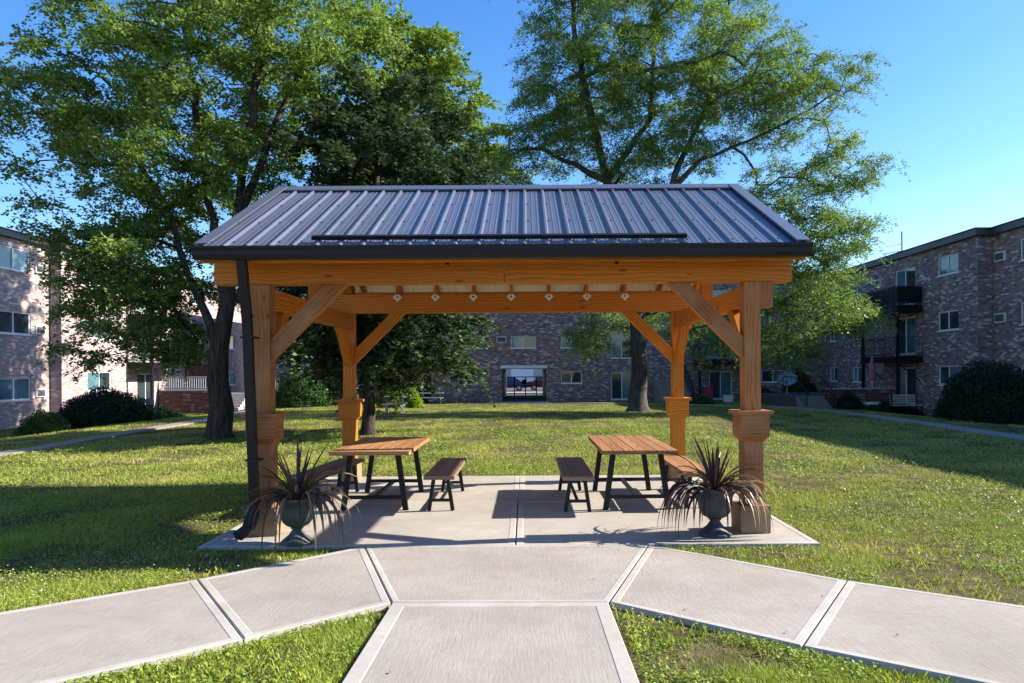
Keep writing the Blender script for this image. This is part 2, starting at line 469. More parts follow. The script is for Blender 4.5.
def cont(a, b, y):
    t = (y - a.y) / (b.y - a.y); q = a + (b - a) * t; q.z = zs(q.x, q.y); return q
bl, br_ = GS(341.7, 683), GS(635.6, 683)
xl = (cL.x + bl.x) / 2; xr = (cR.x + br_.x) / 2
cl2, cr2 = Vector((cL.x, 3.45, 0)), Vector((cR.x, 3.45, 0))
slab_panel(mb, ccw([cL, cR, cr2, cl2]), zf=zs, border=.10)
slab_panel(mb, ccw([cl2, cr2, Vector((cR.x, 1.6, 0)), Vector((cL.x, 1.6, 0))]), zf=zs, border=.10)
slab_panel(mb, ccw([Vector((cL.x, 1.6, 0)), Vector((cR.x, 1.6, 0)), Vector((cR.x, -.3, 0)), Vector((cL.x, -.3, 0))]), zf=zs, border=.10)
# left diagonal walk
L1, L2, L3 = A[0], GS(197, 579.5), GS(2, 612)
K1, K2, K3 = A[3], GS(244, 639.5), GS(51, 683.5)
slab_panel(mb, ccw([L1, L2, K2, K1]), zf=zs)
dL = (L3 - L2); dK = (K3 - K2)
dL = dL * 1.4; dK = dK * 1.4; e1 = L2 + dL; e2 = K2 + dK
slab_panel(mb, ccw([L2, e1, e2, K2]), zf=zs)
slab_panel(mb, ccw([e1, e1 + dL, e2 + dL, e2]), zf=zs)
slab_panel(mb, ccw([e1 + dL, e1 + dL * 2, e2 + dL * 2, e2 + dL]), zf=zs)
# right diagonal walk
R1, R2, R3 = A[1], GS(847, 580.5), GS(1024, 606)
Q1, Q2, Q3 = A[2], GS(802, 646.5), GS(980, 683)
slab_panel(mb, ccw([R1, R2, Q2, Q1]), zf=zs)
dR = R3 - R2; dQ = (Q3 - Q2)
dd = dR.normalized() * 1.9
slab_panel(mb, ccw([R2, R2 + dd, Q2 + dd, Q2]), zf=zs)
slab_panel(mb, ccw([R2 + dd, R2 + dd * 2, Q2 + dd * 2, Q2 + dd]), zf=zs)
slab_panel(mb, ccw([R2 + dd * 2, R2 + dd * 3, Q2 + dd * 3, Q2 + dd * 2]), zf=zs)
tag(mb.build('path', [M['conc'], M['conc_edge']]), kind='structure', label='broomed concrete walk in panels, forking in front of the pavilion')
# patio slab of the pavilion
mb = MB()
SX0, SX1, SYb, XJ = -3.24, 2.885, 11.6, -.115
V3 = lambda x, y, z=0: Vector((x, y, z))
for (a, b) in ((SX0, XJ), (XJ, SX1)):
    slab_panel(mb, [V3(a, Y0), V3(b, Y0), V3(b, 9.28), V3(a, 9.28)], border=.07, th=.12)
    slab_panel(mb, [V3(a, 9.28), V3(b, 9.28), V3(b, SYb), V3(a, SYb)], border=.07, th=.12, gap=.002)
tag(mb.build('patio', [M['conc_patio'], M['conc_edge']]), kind='structure', label='light concrete patio slab under the pavilion')

def strip(name, pts, w, mat, label, lift=.02):
    mb = MB(); n = len(pts); Ls = []; Rs = []
    # resample
    rs = []
    for i in range(n - 1):
        a, b = Vector(pts[i] + (0,)), Vector(pts[i + 1] + (0,)); k = max(2, int((b - a).length / .8))
        rs += [a.lerp(b, t / k) for t in range(k)]
    rs.append(Vector(pts[-1] + (0,)))
    # smooth
    for _ in range(6):
        rs = [rs[0]] + [(rs[i - 1] + rs[i] * 2 + rs[i + 1]) / 4 for i in range(1, len(rs) - 1)] + [rs[-1]]
    for i, p in enumerate(rs):
        d = (rs[min(i + 1, len(rs) - 1)] - rs[max(0, i - 1)]).normalized(); s = Vector((-d.y, d.x, 0))
        l, r = p + s * w / 2, p - s * w / 2
        z = float(max(gz(l.x, l.y), gz(r.x, r.y))) + lift + .02; l.z = z; r.z = z
        Ls.append(l); Rs.append(r)
    for i in range(len(rs) - 1):
        if Ls[i].y > Ls[i + 1].y: pass
        mb.quad([Rs[i], Rs[i + 1], Ls[i + 1], Ls[i]])
        for S, fl in ((Ls, 0), (Rs, 1)):
            q = [S[i], S[i + 1], S[i + 1] - Vector((0, 0, .15)), S[i] - Vector((0, 0, .15))]
            mb.quad(q if fl else q[::-1])
        POLYS.append([(v.x, v.y) for v in (Ls[i], Ls[i + 1], Rs[i + 1], Rs[i])])
    return tag(mb.build(name, mat), kind='structure', label=label)
strip('side_walkway', [(-10.6, 4), (-11.3, 14), (-11.8, 26), (-13.4, 34), (-17.2, 44.0)], .55, M['conc_shaded'], 'narrow concrete walk along the left building')
strip('side_walkway', [(11.2, 4), (12.2, 17), (12.9, 30), (12.8, 38), (9.5, 45), (5, 46.5), (-4, 47.8)], .7, M['conc_shaded'], 'narrow concrete walk curving past the right building')
mb = MB(); z_ = float(gz(-.2, 48)) + .03
mb.box(-1.9, 1.6, 47.9, 50.2, z_ - .2, z_); tag(mb.build('doorstep_pavement', M['step']), kind='structure', label='concrete pad before the underpass')
POLYS.append([(-1.9, 47.9), (1.6, 47.9), (1.6, 50), (-1.9, 50)])
mb = MB(); mb.box(-70, 70, 64.5, 100, -1.2, -.36); tag(mb.build('parking_lot_road', M['asphalt']), kind='structure', label='parking lot beyond the far building')
mb = MB(); mb.box(-12, 12, 66.5, 69.5, -.37, -.30); tag(mb.build('parking_pavement', M['conc_edge']), kind='structure', label='pale pavement beside the parking lot')

# ------------------------------------------------------------------ pavilion
PX = (-2.78, 2.385); PY = (7.55, 11.2)
pav = empty('timber_pavilion', (-.2, 9.37, 0), 'orange timber pavilion with dark ribbed metal roof over the concrete patio', 'pavilion')
BZ0, BZ1 = 2.633, 2.915
def post(x, y, front):
    mb = MB(); w = .085
    mb.box(x - w, x + w, y - w, y + w, 1.27, BZ0 - .004)
    w = .1
    mb.box(x - w, x + w, y - w, y + w, .0, 1.0)
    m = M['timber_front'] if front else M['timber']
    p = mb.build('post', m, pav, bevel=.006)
    # box collar with cap
    mb = MB(); w = .15
    mb.box(x - w, x + w, y - w, y + w, 1.01, 1.236, long=0)
    # chamfered foot of the collar
    z0, z1 = .95, 1.01; wi = .103
    c = [(-1, -1), (1, -1), (1, 1), (-1, 1)]
    for i in range(4):
        a, b = c[i], c[(i + 1) % 4]
        mb.quad([(x + a[0] * wi, y + a[1] * wi, z0), (x + b[0] * wi, y + b[1] * wi, z0),
                 (x + b[0] * w, y + b[1] * w, z1), (x + a[0] * w, y + a[1] * w, z1)], [(0, 0), (.3, 0), (.3, .1), (0, .1)])
    mb.build('collar_box', m, p)
    mb = MB(); w = .185
    mb.box(x - w, x + w, y - w, y + w, 1.238, 1.275, long=0)
    mb.build('collar_cap', m, p, bevel=.006)
    mb = MB(); w = .155 if front else .14
    mb.box(x - w, x + w, y - w, y + w + .04, .002, .285)
    b = mb.build('post_base', M['concrete_block'], p, bevel=.006)
    return p
for y in PY:
    for x in PX: post(x, y, y < 9)
def beam(x0, x1, y, name='beam'):
    mb = MB(); mb.box(x0, x1, y - .095, y + .095, BZ0, BZ1); return mb.build(name, M['timber'], pav, bevel=.008)
beam(-3.27, -.223, PY[0]); beam(-.215, 2.80, PY[0])
beam(-3.20, 2.76, PY[1])
for x in PX:   # tie beams running back, with outboard blocks at the post heads
    mb = MB(); mb.box(x - .07, x + .07, PY[0] + .088, PY[1] - .088, 2.38, 2.60)
    mb.build('tie_beam', M['timber'], pav, bevel=.006)
    s = 1 if x > 0 else -1
    for y in PY:
        for sd, t in ((s, .13), (-s, .0)):
            if t == 0: continue
            mb = MB(); mb.box(x + sd * .088, x + sd * (.088 + t), y - .08, y + .08, 2.36, BZ0 - .003, long=2)
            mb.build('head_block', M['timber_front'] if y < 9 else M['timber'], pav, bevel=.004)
def brace(a, b, mat):
    mb = MB(); mb.bar(a, b, .11, .15, up=(0, 0, 1)); mb.build('brace', mat, pav, bevel=.005)
for y in PY:
    for x in PX:
        s = -1 if x > 0 else 1
        a = (x + s * .03, y, 1.845); b = (x + s * .90, y, 2.69)
        mb = MB()
        # brace with plumb and level cuts
        t = .105  # half vertical height of the cut
        xs0, xs1 = x + s * .088, x + s * .87
        zc0 = 1.97; 
        lo0, hi0 = 1.83, 2.055
        L = BZ0 - .002
        yb, yf = y + .055, y - .055
        def pr(pts):
            f = [(p[0], yf, p[1]) for p in pts]; bk = [(p[0], yb, p[1]) for p in pts]
            if s < 0: f = f[::-1]; bk = bk[::-1]
            uvf = lambda q: ((q[0] * s + q[2]) * .707 + 3.1 * x, (q[2] - q[0] * s) * .707 + y)
            mb.quad(f, [uvf(q) for q in f]); mb.quad(bk[::-1], [uvf(q) for q in bk[::-1]])
            n = len(f)
            for i in range(n):
                j = (i + 1) % n
                q = [f[j], f[i], bk[i], bk[j]]
                mb.quad(q, [((v[0] * s + v[2]) * .707 + 5, v[1] * 1.0 + 7) for v in q])
        pr([(xs0, lo0), (xs0 + s * (L - lo0), L), (xs0 + s * (L - hi0), L), (xs0, hi0)])
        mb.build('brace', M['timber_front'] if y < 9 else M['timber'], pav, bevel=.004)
for x in PX:
    for y, s in ((PY[0], 1), (PY[1], -1)):
        brace((x, y + s * .07, 1.86), (x, y + s * .60, 2.42), M['timber'])
# rafters, roof
RX0, RX1 = -3.235, 2.785; EY, EZ, RY, RZ = 7.05, 2.965, 9.375, 4.115
sl = (RZ - EZ) / (RY - EY); BY = 2 * RY - EY
nraf = 11
for i in range(nraf):
    x = RX0 + .05 + (RX1 - RX0 - .1) * i / (nraf - 1)
    for side in (1, -1):
        ey = EY + .02 if side > 0 else BY - .02
        t = .11
        a = Vector((x, ey, EZ - t * .62 - .02)); b = Vector((x, RY - side * .012, RZ - t * .62 - .035))
        mb = MB(); mb.bar(a, b, .045, t); mb.build('rafter', M['timber'], pav)
        if 1 < i < nraf - 2:
            yy = PY[1] - .098 if side < 0 else PY[0] - .098
            if side < 0:
                mb = MB(); c = Vector((x, yy - .012, BZ1 - .045)); r2 = .7071
                mb.obox(c, ((r2, 0, r2), (0, 1, 0), (-r2, 0, r2)), (.05, .010, .05))
                mb.obox(c + Vector((0, -.012, 0)), ((r2, 0, r2), (0, 1, 0), (-r2, 0, r2)), (.012, .006, .012), mi=1)
                mb.build('joist_lamp', [M['white'], M['gutter']], pav)
                mb = MB(); mb.box(x - .02, x + .02, yy - .03, yy - .002, BZ1 - .01, BZ1 + .12, long=2); mb.build('lamp_hanger', M['timber'], pav)
            else:
                mb = MB(); mb.box(x - .018, x + .018, yy - .006, yy, BZ1 - .09, BZ1 - .01); mb.build('rafter_bracket', M['gutter'] if i % 3 == 1 else M['timber_front'], pav)
mb = MB()  # sub fascia boards along both eaves
mb.box(RX0, RX1, EY - .0, EY + .03, EZ - .17, EZ - .02); mb.build('fascia_board', M['timber'], pav)
mb = MB(); mb.box(RX0, RX1, BY - .03, BY, EZ - .17, EZ - .02); mb.build('fascia_board', M['timber'], pav)
for y0 in (7.9, 8.55, 9.1, 9.65, 10.2, 10.85):   # purlins
    z = RZ - abs(y0 - RY) * sl - .045
roofE = {}
def roof_slope(side):
    """sheet with trapezoid ribs every 9 inches and low minor ribs, real relief"""
    mb = MB(); pitch = .2286; prof = []
    x = RX0
    k = 0
    while x < RX1 - .01:
        b = x
        seq = [(0, 0), (.016, .024), (.036, .024), (.052, 0), (.100, 0), (.106, .003), (.114, .003), (.120, 0), (.160, 0), (.166, .003), (.174, .003), (.180, 0)]
        for dx, dz in seq:
            if b + dx < RX1: prof.append((b + dx, dz))
        x += pitch
    prof.append((RX1, 0))
    ey = EY - .05 if side > 0 else BY + .05
    ez = EZ - .05 * sl
    nrm = Vector((0, -side * sl, 1)).normalized()
    for th, mi in ((0, 0), (-.012, 1)):
        for i in range(len(prof) - 1):
            (x0, h0), (x1, h1) = prof[i], prof[i + 1]
            q = [Vector((x0, ey, ez)) + nrm * (h0 + th), Vector((x1, ey, ez)) + nrm * (h1 + th),
                 Vector((x1, RY, RZ)) + nrm * (h1 + th), Vector((x0, RY, RZ)) + nrm * (h0 + th)]
            if (side < 0) != (mi == 1): q = q[::-1]
            mb.quad(q, mi=mi)
    for kk in range(27):     # rows of screws beside the ribs
        for tt in (.07, .36, .66, .93):
            c_ = Vector((RX0 + .068 + kk * pitch, ey + (RY - ey) * tt, ez + (RZ - ez) * tt)) + nrm * .004
            mb.obox(c_, ((1, 0, 0), nrm.cross(Vector((1, 0, 0))), nrm), (.008, .008, .005), mi=2)
    # edge closure
    for xx in (RX0, RX1):
        q = [Vector((xx, ey, ez)), Vector((xx, RY, RZ)), Vector((xx, RY, RZ)) - nrm * .012, Vector((xx, ey, ez)) - nrm * .012]
        mb.quad(q)
    return mb.build('roof_slope', [M['roof'], M['offwhite'], M['gutter']], pav)
rf = roof_slope(1); rb = roof_slope(-1)
for x in PX:
    mb = MB(); mb.box(x - .07, x + .07, RY - .075, RY + .075, 2.603, RZ - .36, long=2); mb.build('king_post', M['timber'], pav, bevel=.005)
for x in PX:
    for side in (1, -1):
        yb = PY[0] - .09 if side > 0 else PY[1] + .09
        zz = EZ + abs(yb - (EY if side > 0 else BY)) * sl - .20
        mb = MB(); mb.bar((x, yb, zz - .02), (x, RY - side * .077, zz - .02 + (abs(RY - yb) - .077) * sl), .13, .20); mb.build('principal_rafter', M['timber'], pav, bevel=.005)
mb = MB(); mb.box(-3.15, 2.70, RY - .05, RY + .05, RZ - .358, RZ - .12); mb.build('ridge_beam', M['timber'], pav, bevel=.005)
mb = MB(); mb.box(-3.15, 2.70, PY[1] - .06, PY[1] + .06, BZ1 + .003, BZ1 + .04); mb.build('top_plate', M['timber'], pav)
for x in (RX0, RX1):   # rake trim on the gables
    for side in (1, -1):
        ey = EY - .05 if side > 0 else BY + .05
        mb = MB(); n = Vector((0, -side * sl, 1)).normalized()
        a = Vector((x, ey, EZ - .05 * sl)) + n * -.015; b = Vector((x, RY - side * .001, RZ)) + n * -.015
        mb.bar(a, b, .05, .10); mb.build('rake_trim', M['roof'], pav)
        s = 1 if x > 0 else -1
        mb = MB(); mb.bar(a + n * .055 - Vector((s * .045, 0, 0)), b + n * .055 - Vector((s * .045, 0, 0)), .13, .012); mb.build('rake_flashing', M['roof'], pav)
mb = MB()   # ridge cap
for side in (1, -1):
    n = Vector((0, -side * sl, 1)).normalized()
    a0 = Vector((RX0, RY, RZ)) + n * .034; d = Vector((0, -side, -sl)).normalized()
    q = [a0 + d * .15, Vector((RX1, RY, RZ)) + n * .034 + d * .15, Vector((RX1, RY, RZ + .05)), Vector((RX0, RY, RZ + .05))]
    mb.quad(q if side > 0 else q[::-1])
    q2 = [q[0], q[1], q[1] - n * .02, q[0] - n * .02]; mb.quad(q2 if side < 0 else q2[::-1])
mb.build('ridge_cap', M['roof'], pav)
# snow guard rail near the front eave
n = Vector((0, -sl, 1)).normalized(); d = Vector((0, 1, sl)).normalized()
base = Vector((0, EY - .05, EZ - .05 * sl)) + d * .17
x0, x1 = P(313, 240, base.y).x, P(686, 240, base.y).x
mb = MB()
mb.obox(Vector(((x0 + x1) / 2, base.y, base.z)) + n * .055, ((1, 0, 0), d, n), ((x1 - x0) / 2, .035, .010))
mb.obox(Vector(((x0 + x1) / 2, base.y, base.z)) + n * .05 - d * .035, ((1, 0, 0), d, n), ((x1 - x0) / 2, .004, .020))
sg = mb.build('snow_guard', M['gutter'], pav)
xx = RX0 + .023
while xx < RX1:
    if x0 < xx < x1:
        mb = MB(); mb.obox(Vector((xx, base.y, base.z)) + n * .037, ((1, 0, 0), d, n), (.012, .03, .012)); mb.build('guard_clamp', M['white'], sg)
    xx += .2286
# gutter: K profile
mb = MB()
gp = [(0, .0), (0, -.125), (-.075, -.125), (-.10, -.085), (-.10, -.045), (-.118, -.02), (-.118, 0), (-.108, 0), (-.108, -.015), (-.09, -.045), (-.09, -.08), (-.07, -.115), (-.01, -.115), (-.01, 0)]
gx0, gx1 = RX0 - .005, RX1 + .005
ge = EY - .055; gzt = EZ - .028
pts0 = [Vector((gx0, ge + a, gzt + b)) for a, b in gp]; pts1 = [Vector((gx1, ge + a, gzt + b)) for a, b in gp]
for i in range(len(gp)):
    j = (i + 1) % len(gp)
    mb.quad([pts0[i], pts0[j], pts1[j], pts1[i]])
for pp, fl in ((pts0, 0), (pts1, 1)):
    outer = pp[:7] + [pp[0]]
    q = [pp[0], pp[1], pp[2], pp[3], pp[4], pp[5], pp[6]]
    mb.quad(q if fl else q[::-1])
mb.build('gutter', M['gutter'], pav)
# downspout leaning back to the foot of the left post
mb = MB()
tp = P(243, 259, 6.96); bt = Vector((-2.80, 7.31, .26))
tp = Vector((-2.79, 6.98, gzt - .12))
mb.bar(tp, Vector((-2.79, 7.12, 2.2)), .088, .07, up=(0, 1, 0))
mb.bar(Vector((-2.79, 7.12, 2.2)), bt, .088, .07, up=(0, 1, 0))
mb.bar(bt + Vector((0, 0, .02)), Vector((-2.84, 7.24, .12)), .11, .09, up=(0, 1, 0))
mb.bar(Vector((-2.82, 7.27, .13)), Vector((-2.91, 7.13, .06)), .10, .08, up=(0, 0, 1))
mb.build('downspout', M['gutter'], pav, bevel=.006)
for z, yy in ((2.05, 7.15), (.8, 7.26)):
    mb = MB(); mb.box(-2.86, -2.73, yy - .05, yy + .12, z, z + .02); mb.build('pipe_strap', M['gutter'], pav)

# ------------------------------------------------------------------ picnic tables and benches
def table(x0, x1, y0, y1, label, bread):
    cx, cy = (x0 + x1) / 2, (y0 + y1) / 2
    t = empty('picnic_table', (cx, cy, 0), label, 'table', 'picnic tables under the pavilion')
    mb = MB(); zt = .755; th = .048
    yb0 = y0
    if bread:
        mb.box(x0, x1, y0, y0 + .165, zt - th, zt); yb0 = y0 + .178
    nb = 7; w = (x1 - x0) / nb
    for i in range(nb):
        mb.box(x0 + i * w + .005, x0 + (i + 1) * w - .005, yb0, y1, zt - .026, zt - random.random() * .003)
    mb.box(x0 + .004, x1 - .004, yb0 + .003, yb0 + .04, zt - th, zt - .028); mb.box(x0 + .004, x1 - .004, y1 - .05, y1 - .003, zt - th, zt - .028)
    mb.box(x0 + .001, x0 + .03, yb0 + .041, y1 - .051, zt - th, zt - .028); mb.box(x1 - .03, x1 - .001, yb0 + .041, y1 - .051, zt - th, zt - .028)
    mb.build('table_top', M['table_wood'], t, bevel=.003)
    for yl in (y0 + .30, y1 - .28):
        mb = MB()
        for s in (-1, 1):
            mb.bar((cx + s * .29, yl, zt - th - .004), (cx + s * .385, yl, 0.003), .065, .05, up=(0, 1, 0))
            mb.box(cx + s * .385 - .035, cx + s * .385 + .035, yl - .035, yl + .035, .001, .008)
        mb.box(cx - .34, cx + .34, yl - .02, yl + .02, .135, .178)
        mb.box(cx - .32, cx + .32, yl - .025, yl + .025, zt - th - .03, zt - th - .002)
        mb.build('leg_frame', M['black'], t, bevel=.003)
    mb = MB(); mb.box(cx - .022, cx + .022, y0 + .325, y1 - .305, .137, .176)
    mb.build('stretcher', M['black'], t)
    return t
table(-2.36, -1.405, 8.48, 10.38, 'half shaded wooden picnic table on the left of the patio, board across its near end', True)
table(.90, 1.81, 8.43, 10.40, 'evenly sunlit wooden picnic table on the right of the patio', False)
def bench(xc, y0, y1, w, label, mat, rz=0, zt=.45):
    cy = (y0 + y1) / 2
    t = empty('bench', (xc, cy, 0), label, 'bench', 'backless benches beside the picnic tables')
    hy = (y1 - y0) / 2
    mb = MB(); th = .045; nb = 3; ww = w / nb
    for i in range(nb):
        a = xc - w / 2 + i * ww
        mb.box(a + .002, a + ww - .002, cy - hy + .03, cy + hy - .03, zt - .026, zt - random.random() * .002)
    mb.box(xc - w / 2, xc + w / 2, cy - hy, cy - hy + .028, zt - th, zt)
    mb.box(xc - w / 2, xc + w / 2, cy + hy - .028, cy + hy, zt - th, zt)
    for s in (-1, 1):
        mb.box(xc + s * (w / 2 - .014) - .012, xc + s * (w / 2 - .014) + .012, cy - hy + .03, cy + hy - .03, zt - th, zt - .028)
    mb.build('seat', mat, t, bevel=.003)
    for yl in (cy - hy + .20, cy + hy - .20):
        mb = MB()
        for s in (-1, 1):
            mb.bar((xc + s * .085, yl, zt - th - .003), (xc + s * .145, yl, .003), .045, .04, up=(0, 1, 0))
        mb.box(xc - .125, xc + .125, yl - .015, yl + .015, .11, .145)
        mb.box(xc - .12, xc + .12, yl - .02, yl + .02, zt - th - .025, zt - th - .002)
        mb.build('leg_frame', M['black'], t, bevel=.002)
    mb = MB(); mb.box(xc - .016, xc + .016, cy - hy + .217, cy + hy - .217, .112, .143)
    mb.build('stretcher', M['black'], t)
    t.rotation_euler.z = rz
    return t
bench(-1.055, 8.52, 10.32, .37, 'grey brown bench on the inner side of the left picnic table', M['bench_wood'])
bench(.615, 8.40, 10.34, .38, 'dark grey bench on the inner side of the right picnic table', M['bench_wood'])
bench(-2.62, 8.55, 10.35, .37, 'shaded bench behind the left urn, on the outer side of the left picnic table', M['bench_wood'], rz=R(-5))
bench(2.12, 8.62, 10.42, .37, 'reddish sunlit bench behind the right urn, on the outer side of the right picnic table', M['table_wood'])

# ------------------------------------------------------------------ urns and their plants
def urn(x, y, s, label, mat):
    t = empty('garden_urn', (x, y, 0), label, 'planter', 'garden urns at the front of the patio')
    hz = .50 * s
    mb = MB()
    mb.lathe((x, y, 0), [(0, .002), (.168 * s, .002), (.170 * s, .018 * s), (.155 * s, .03 * s), (.13 * s, .052 * s), (.085 * s, .09 * s), (.055 * s, .135 * s), (.05 * s, .15 * s), (.066 * s, .158 * s), (.066 * s, .172 * s)], 48, (3, 6, .035, 20))
    mb.build('foot', mat, t, smooth=True)
    mb = MB()
    prof = [(.052, .172), (.078, .178), (.118, .198), (.148, .232), (.164, .275), (.170, .32), (.173, .37), (.182, .412), (.205, .442), (.232, .460), (.243, .474), (.242, .490), (.226, .492), (.208, .475), (.18, .455), (.0, .45)]
    mb.lathe((x, y, 0), [(a * s, b * s) for a, b in prof], 64, (1, 6, .022, 24))
    mb.build('bowl', mat, t, smooth=True)
    mb = MB(); mb.lathe((x, y, 0), [(.19 * s, .468 * s), (.12 * s, .476 * s), (0, .48 * s)], 24); mb.build('soil', M['soil'], t, smooth=True)
    return t
UL = G(298, 542.5); UR = G(715, 534.5)
urn(UL.x, UL.y - .02, .95, 'mossy dark grey urn at the foot of the left front post', M['urn_green'])
urn(UR.x, UR.y, 1.0, 'near black urn at the foot of the right front post', M['urn'])
def strap_plant(c, seed, n_up, n_arch, clusters, label, mat):
    rg = np.random.RandomState(seed); quads = []; cols = []
    def leaf(az, el, L, w, droop, tint, r0=.02):
        K = 9; p = np.array([c.x + math.cos(az) * r0, c.y + math.sin(az) * r0, c.z]); st = L / K
        d = np.array([math.cos(az) * math.cos(el), math.sin(az) * math.cos(el), math.sin(el)])
        side = np.array([-math.sin(az), math.cos(az), 0.]); tw = rg.uniform(-.9, .9); az += rg.uniform(-.3, .3)
        side = side * math.cos(tw) + np.array([0, 0, 1.]) * math.sin(tw)
        pts = []
        for k in range(K + 1):
            t = k / K; ww = w * min(1, .35 + t * 3.0) * (1 - t ** 2.6) + .0012
            pts.append((p - side * ww / 2, p + side * ww / 2, p + np.array([0, 0, -.22 * ww])))
            p = p + d * st; d = d + np.array([0, 0, -droop * st * (1 + 2.2 * t)]); d /= np.linalg.norm(d)
            if p[2] < .03 + .0: p[2] = .03; d[2] = abs(d[2]) * .1
        for k in range(K):
            a, b = pts[k], pts[k + 1]
            quads.append([a[0], a[2], b[2], b[0]]); quads.append([a[2], a[1], b[1], b[2]])
            tt = min(1, max(0, tint + rg.uniform(-.05, .05) + .12 * (k / K)))
            cols.extend([tt, tt * .85])
    for i in range(n_up):
        leaf(rg.uniform(0, 6.28), rg.uniform(.85, 1.45), rg.uniform(.38, .66), rg.uniform(.026, .042), rg.uniform(.1, .8), rg.beta(1.5, 3) * .8)
    for i in range(n_arch):
        leaf(rg.uniform(0, 6.28), rg.uniform(.35, 1.05), rg.uniform(.5, .80), rg.uniform(.024, .040), rg.uniform(.6, 2.4), rg.beta(1.5, 2.2))
    for (caz, spr, cnt_, tc) in clusters:
        for i in range(cnt_):
            az = rg.normal(caz, spr)
            leaf(az, rg.uniform(.1, .75), rg.uniform(.5, .85), rg.uniform(.020, .038), rg.uniform(2.6, 6.0), float(np.clip(rg.normal(tc, .2), 0, 1)), r0=rg.uniform(.08, .20))
    V = np.array(quads)
    o = np_mesh('spiky_plant', V, 4, mat, np.array(cols))
    return tag(o, label, 'plant', 'strap leaved plants in the urns')
strap_plant(Vector((UL.x, UL.y, .455)), 3, 22, 26, [(-.45, .45, 22, .55), (3.3, .6, 14, .3), (-1.7, .5, 5, .4), (1.5, .8, 8, .4)], 'spiky plant with brown drooping leaves in the left urn', M['cordyline_brown'])
strap_plant(Vector((UR.x, UR.y, .475)), 11, 20, 26, [(3.25, .38, 30, .22), (-.25, .32, 30, .85), (-1.4, .5, 3, .4), (1.5, .7, 8, .5)], 'spiky purple plant with long bleached drooping leaves in the right urn', M['cordyline'])

# ------------------------------------------------------------------ buildings
class Wall:
    """a facade plane: origin o, direction d (2D), outward normal n (2D)"""
    def __init__(s, o, d, n): s.o = Vector((*o, 0)); s.d = Vector((*d, 0)); s.n = Vector((*n, 0))
    def p(s, u, z, w=0): return s.o + s.d * u + s.n * w + Vector((0, 0, z))
def facade(mb, W, L, z0, z1, holes, rev=.10, uoff=0):
    us = sorted({0, L, *[h[0] for h in holes], *[h[1] for h in holes]})
    zs_ = sorted({z0, z1, *[h[2] for h in holes], *[h[3] for h in holes]})
    flip = W.d.cross(Vector((0, 0, 1))).dot(W.n) < 0
    def Q(pts, uvs):
        if flip: pts = pts[::-1]; uvs = uvs[::-1]
        mb.quad(pts, uvs)
    for i in range(len(us) - 1):
        for j in range(len(zs_) - 1):
            u, v = (us[i] + us[i + 1]) / 2, (zs_[j] + zs_[j + 1]) / 2
            if any(h[0] < u < h[1] and h[2] < v < h[3] for h in holes): continue
            a = [(us[i], zs_[j]), (us[i + 1], zs_[j]), (us[i + 1], zs_[j + 1]), (us[i], zs_[j + 1])]
            Q([W.p(*q) for q in a], [(q[0] + uoff, q[1]) for q in a])
    for (u0, u1, v0, v1) in [h[:4] for h in holes]:
        for (a, b) in (((u0, v0), (u1, v0)), ((u1, v0), (u1, v1)), ((u1, v1), (u0, v1)), ((u0, v1), (u0, v0))):
            Q([W.p(*a), W.p(*a, -rev), W.p(*b, -rev), W.p(*b)], [(a[0] + a[1], 0), (a[0] + a[1], rev), (b[0] + b[1], rev), (b[0] + b[1], 0)])
def wbox(mb, W, u0, u1, z0, z1, w0, w1, mi=0):
    mb.obox(W.p((u0 + u1) / 2, (z0 + z1) / 2, (w0 + w1) / 2), (W.d, W.n, Vector((0, 0, 1))), (abs(u1 - u0) / 2, abs(w1 - w0) / 2, abs(z1 - z0) / 2), mi)
def window(W, h, par, glass, rev=.10):
    u0, u1, z0, z1 = h[:4]; t = .055
    mb = MB(); a, b = -rev + .0, -rev + .06
    wbox(mb, W, u0, u1, z0, z0 + t, a, b); wbox(mb, W, u0, u1, z1 - t, z1, a, b)
    wbox(mb, W, u0, u0 + t, z0 + t, z1 - t, a, b); wbox(mb, W, u1 - t, u1, z0 + t, z1 - t, a, b)
    m = (u0 + u1) / 2; wbox(mb, W, m - t / 2, m + t / 2, z0 + t, z1 - t, a, b + .012)
    wbox(mb, W, u0 - .05, u1 + .05, z0 - .06, z0 - .002, -.05, .05)
    f = mb.build('window' if z1 - z0 < 1.7 else 'patio_door', M['white'], par)
    for k, (x0, x1) in enumerate(((u0 + t, m - t / 2), (m + t / 2, u1 - t))):
        mb = MB(); wbox(mb, W, x0, x1, z0 + t, z1 - t, -rev + .008, -rev + .02 + .015 * k)
        mb.build('pane', glass[k] if isinstance(glass, (list, tuple)) else glass, f)
    return f
def ac_unit(W, u, z, par):
    mb = MB(); wbox(mb, W, u, u + .68, z, z + .42, -.05, .09); f = mb.build('air_conditioner', M['white'], par)
    mb = MB()
    wbox(mb, W, u + .05, u + .63, z + .05, z + .37, .092, .10)
    for k in range(6): wbox(mb, W, u + .05, u + .63, z + .07 + k * .05, z + .085 + k * .05, .101, .112)
    mb.build('grille', M['ac'], f)
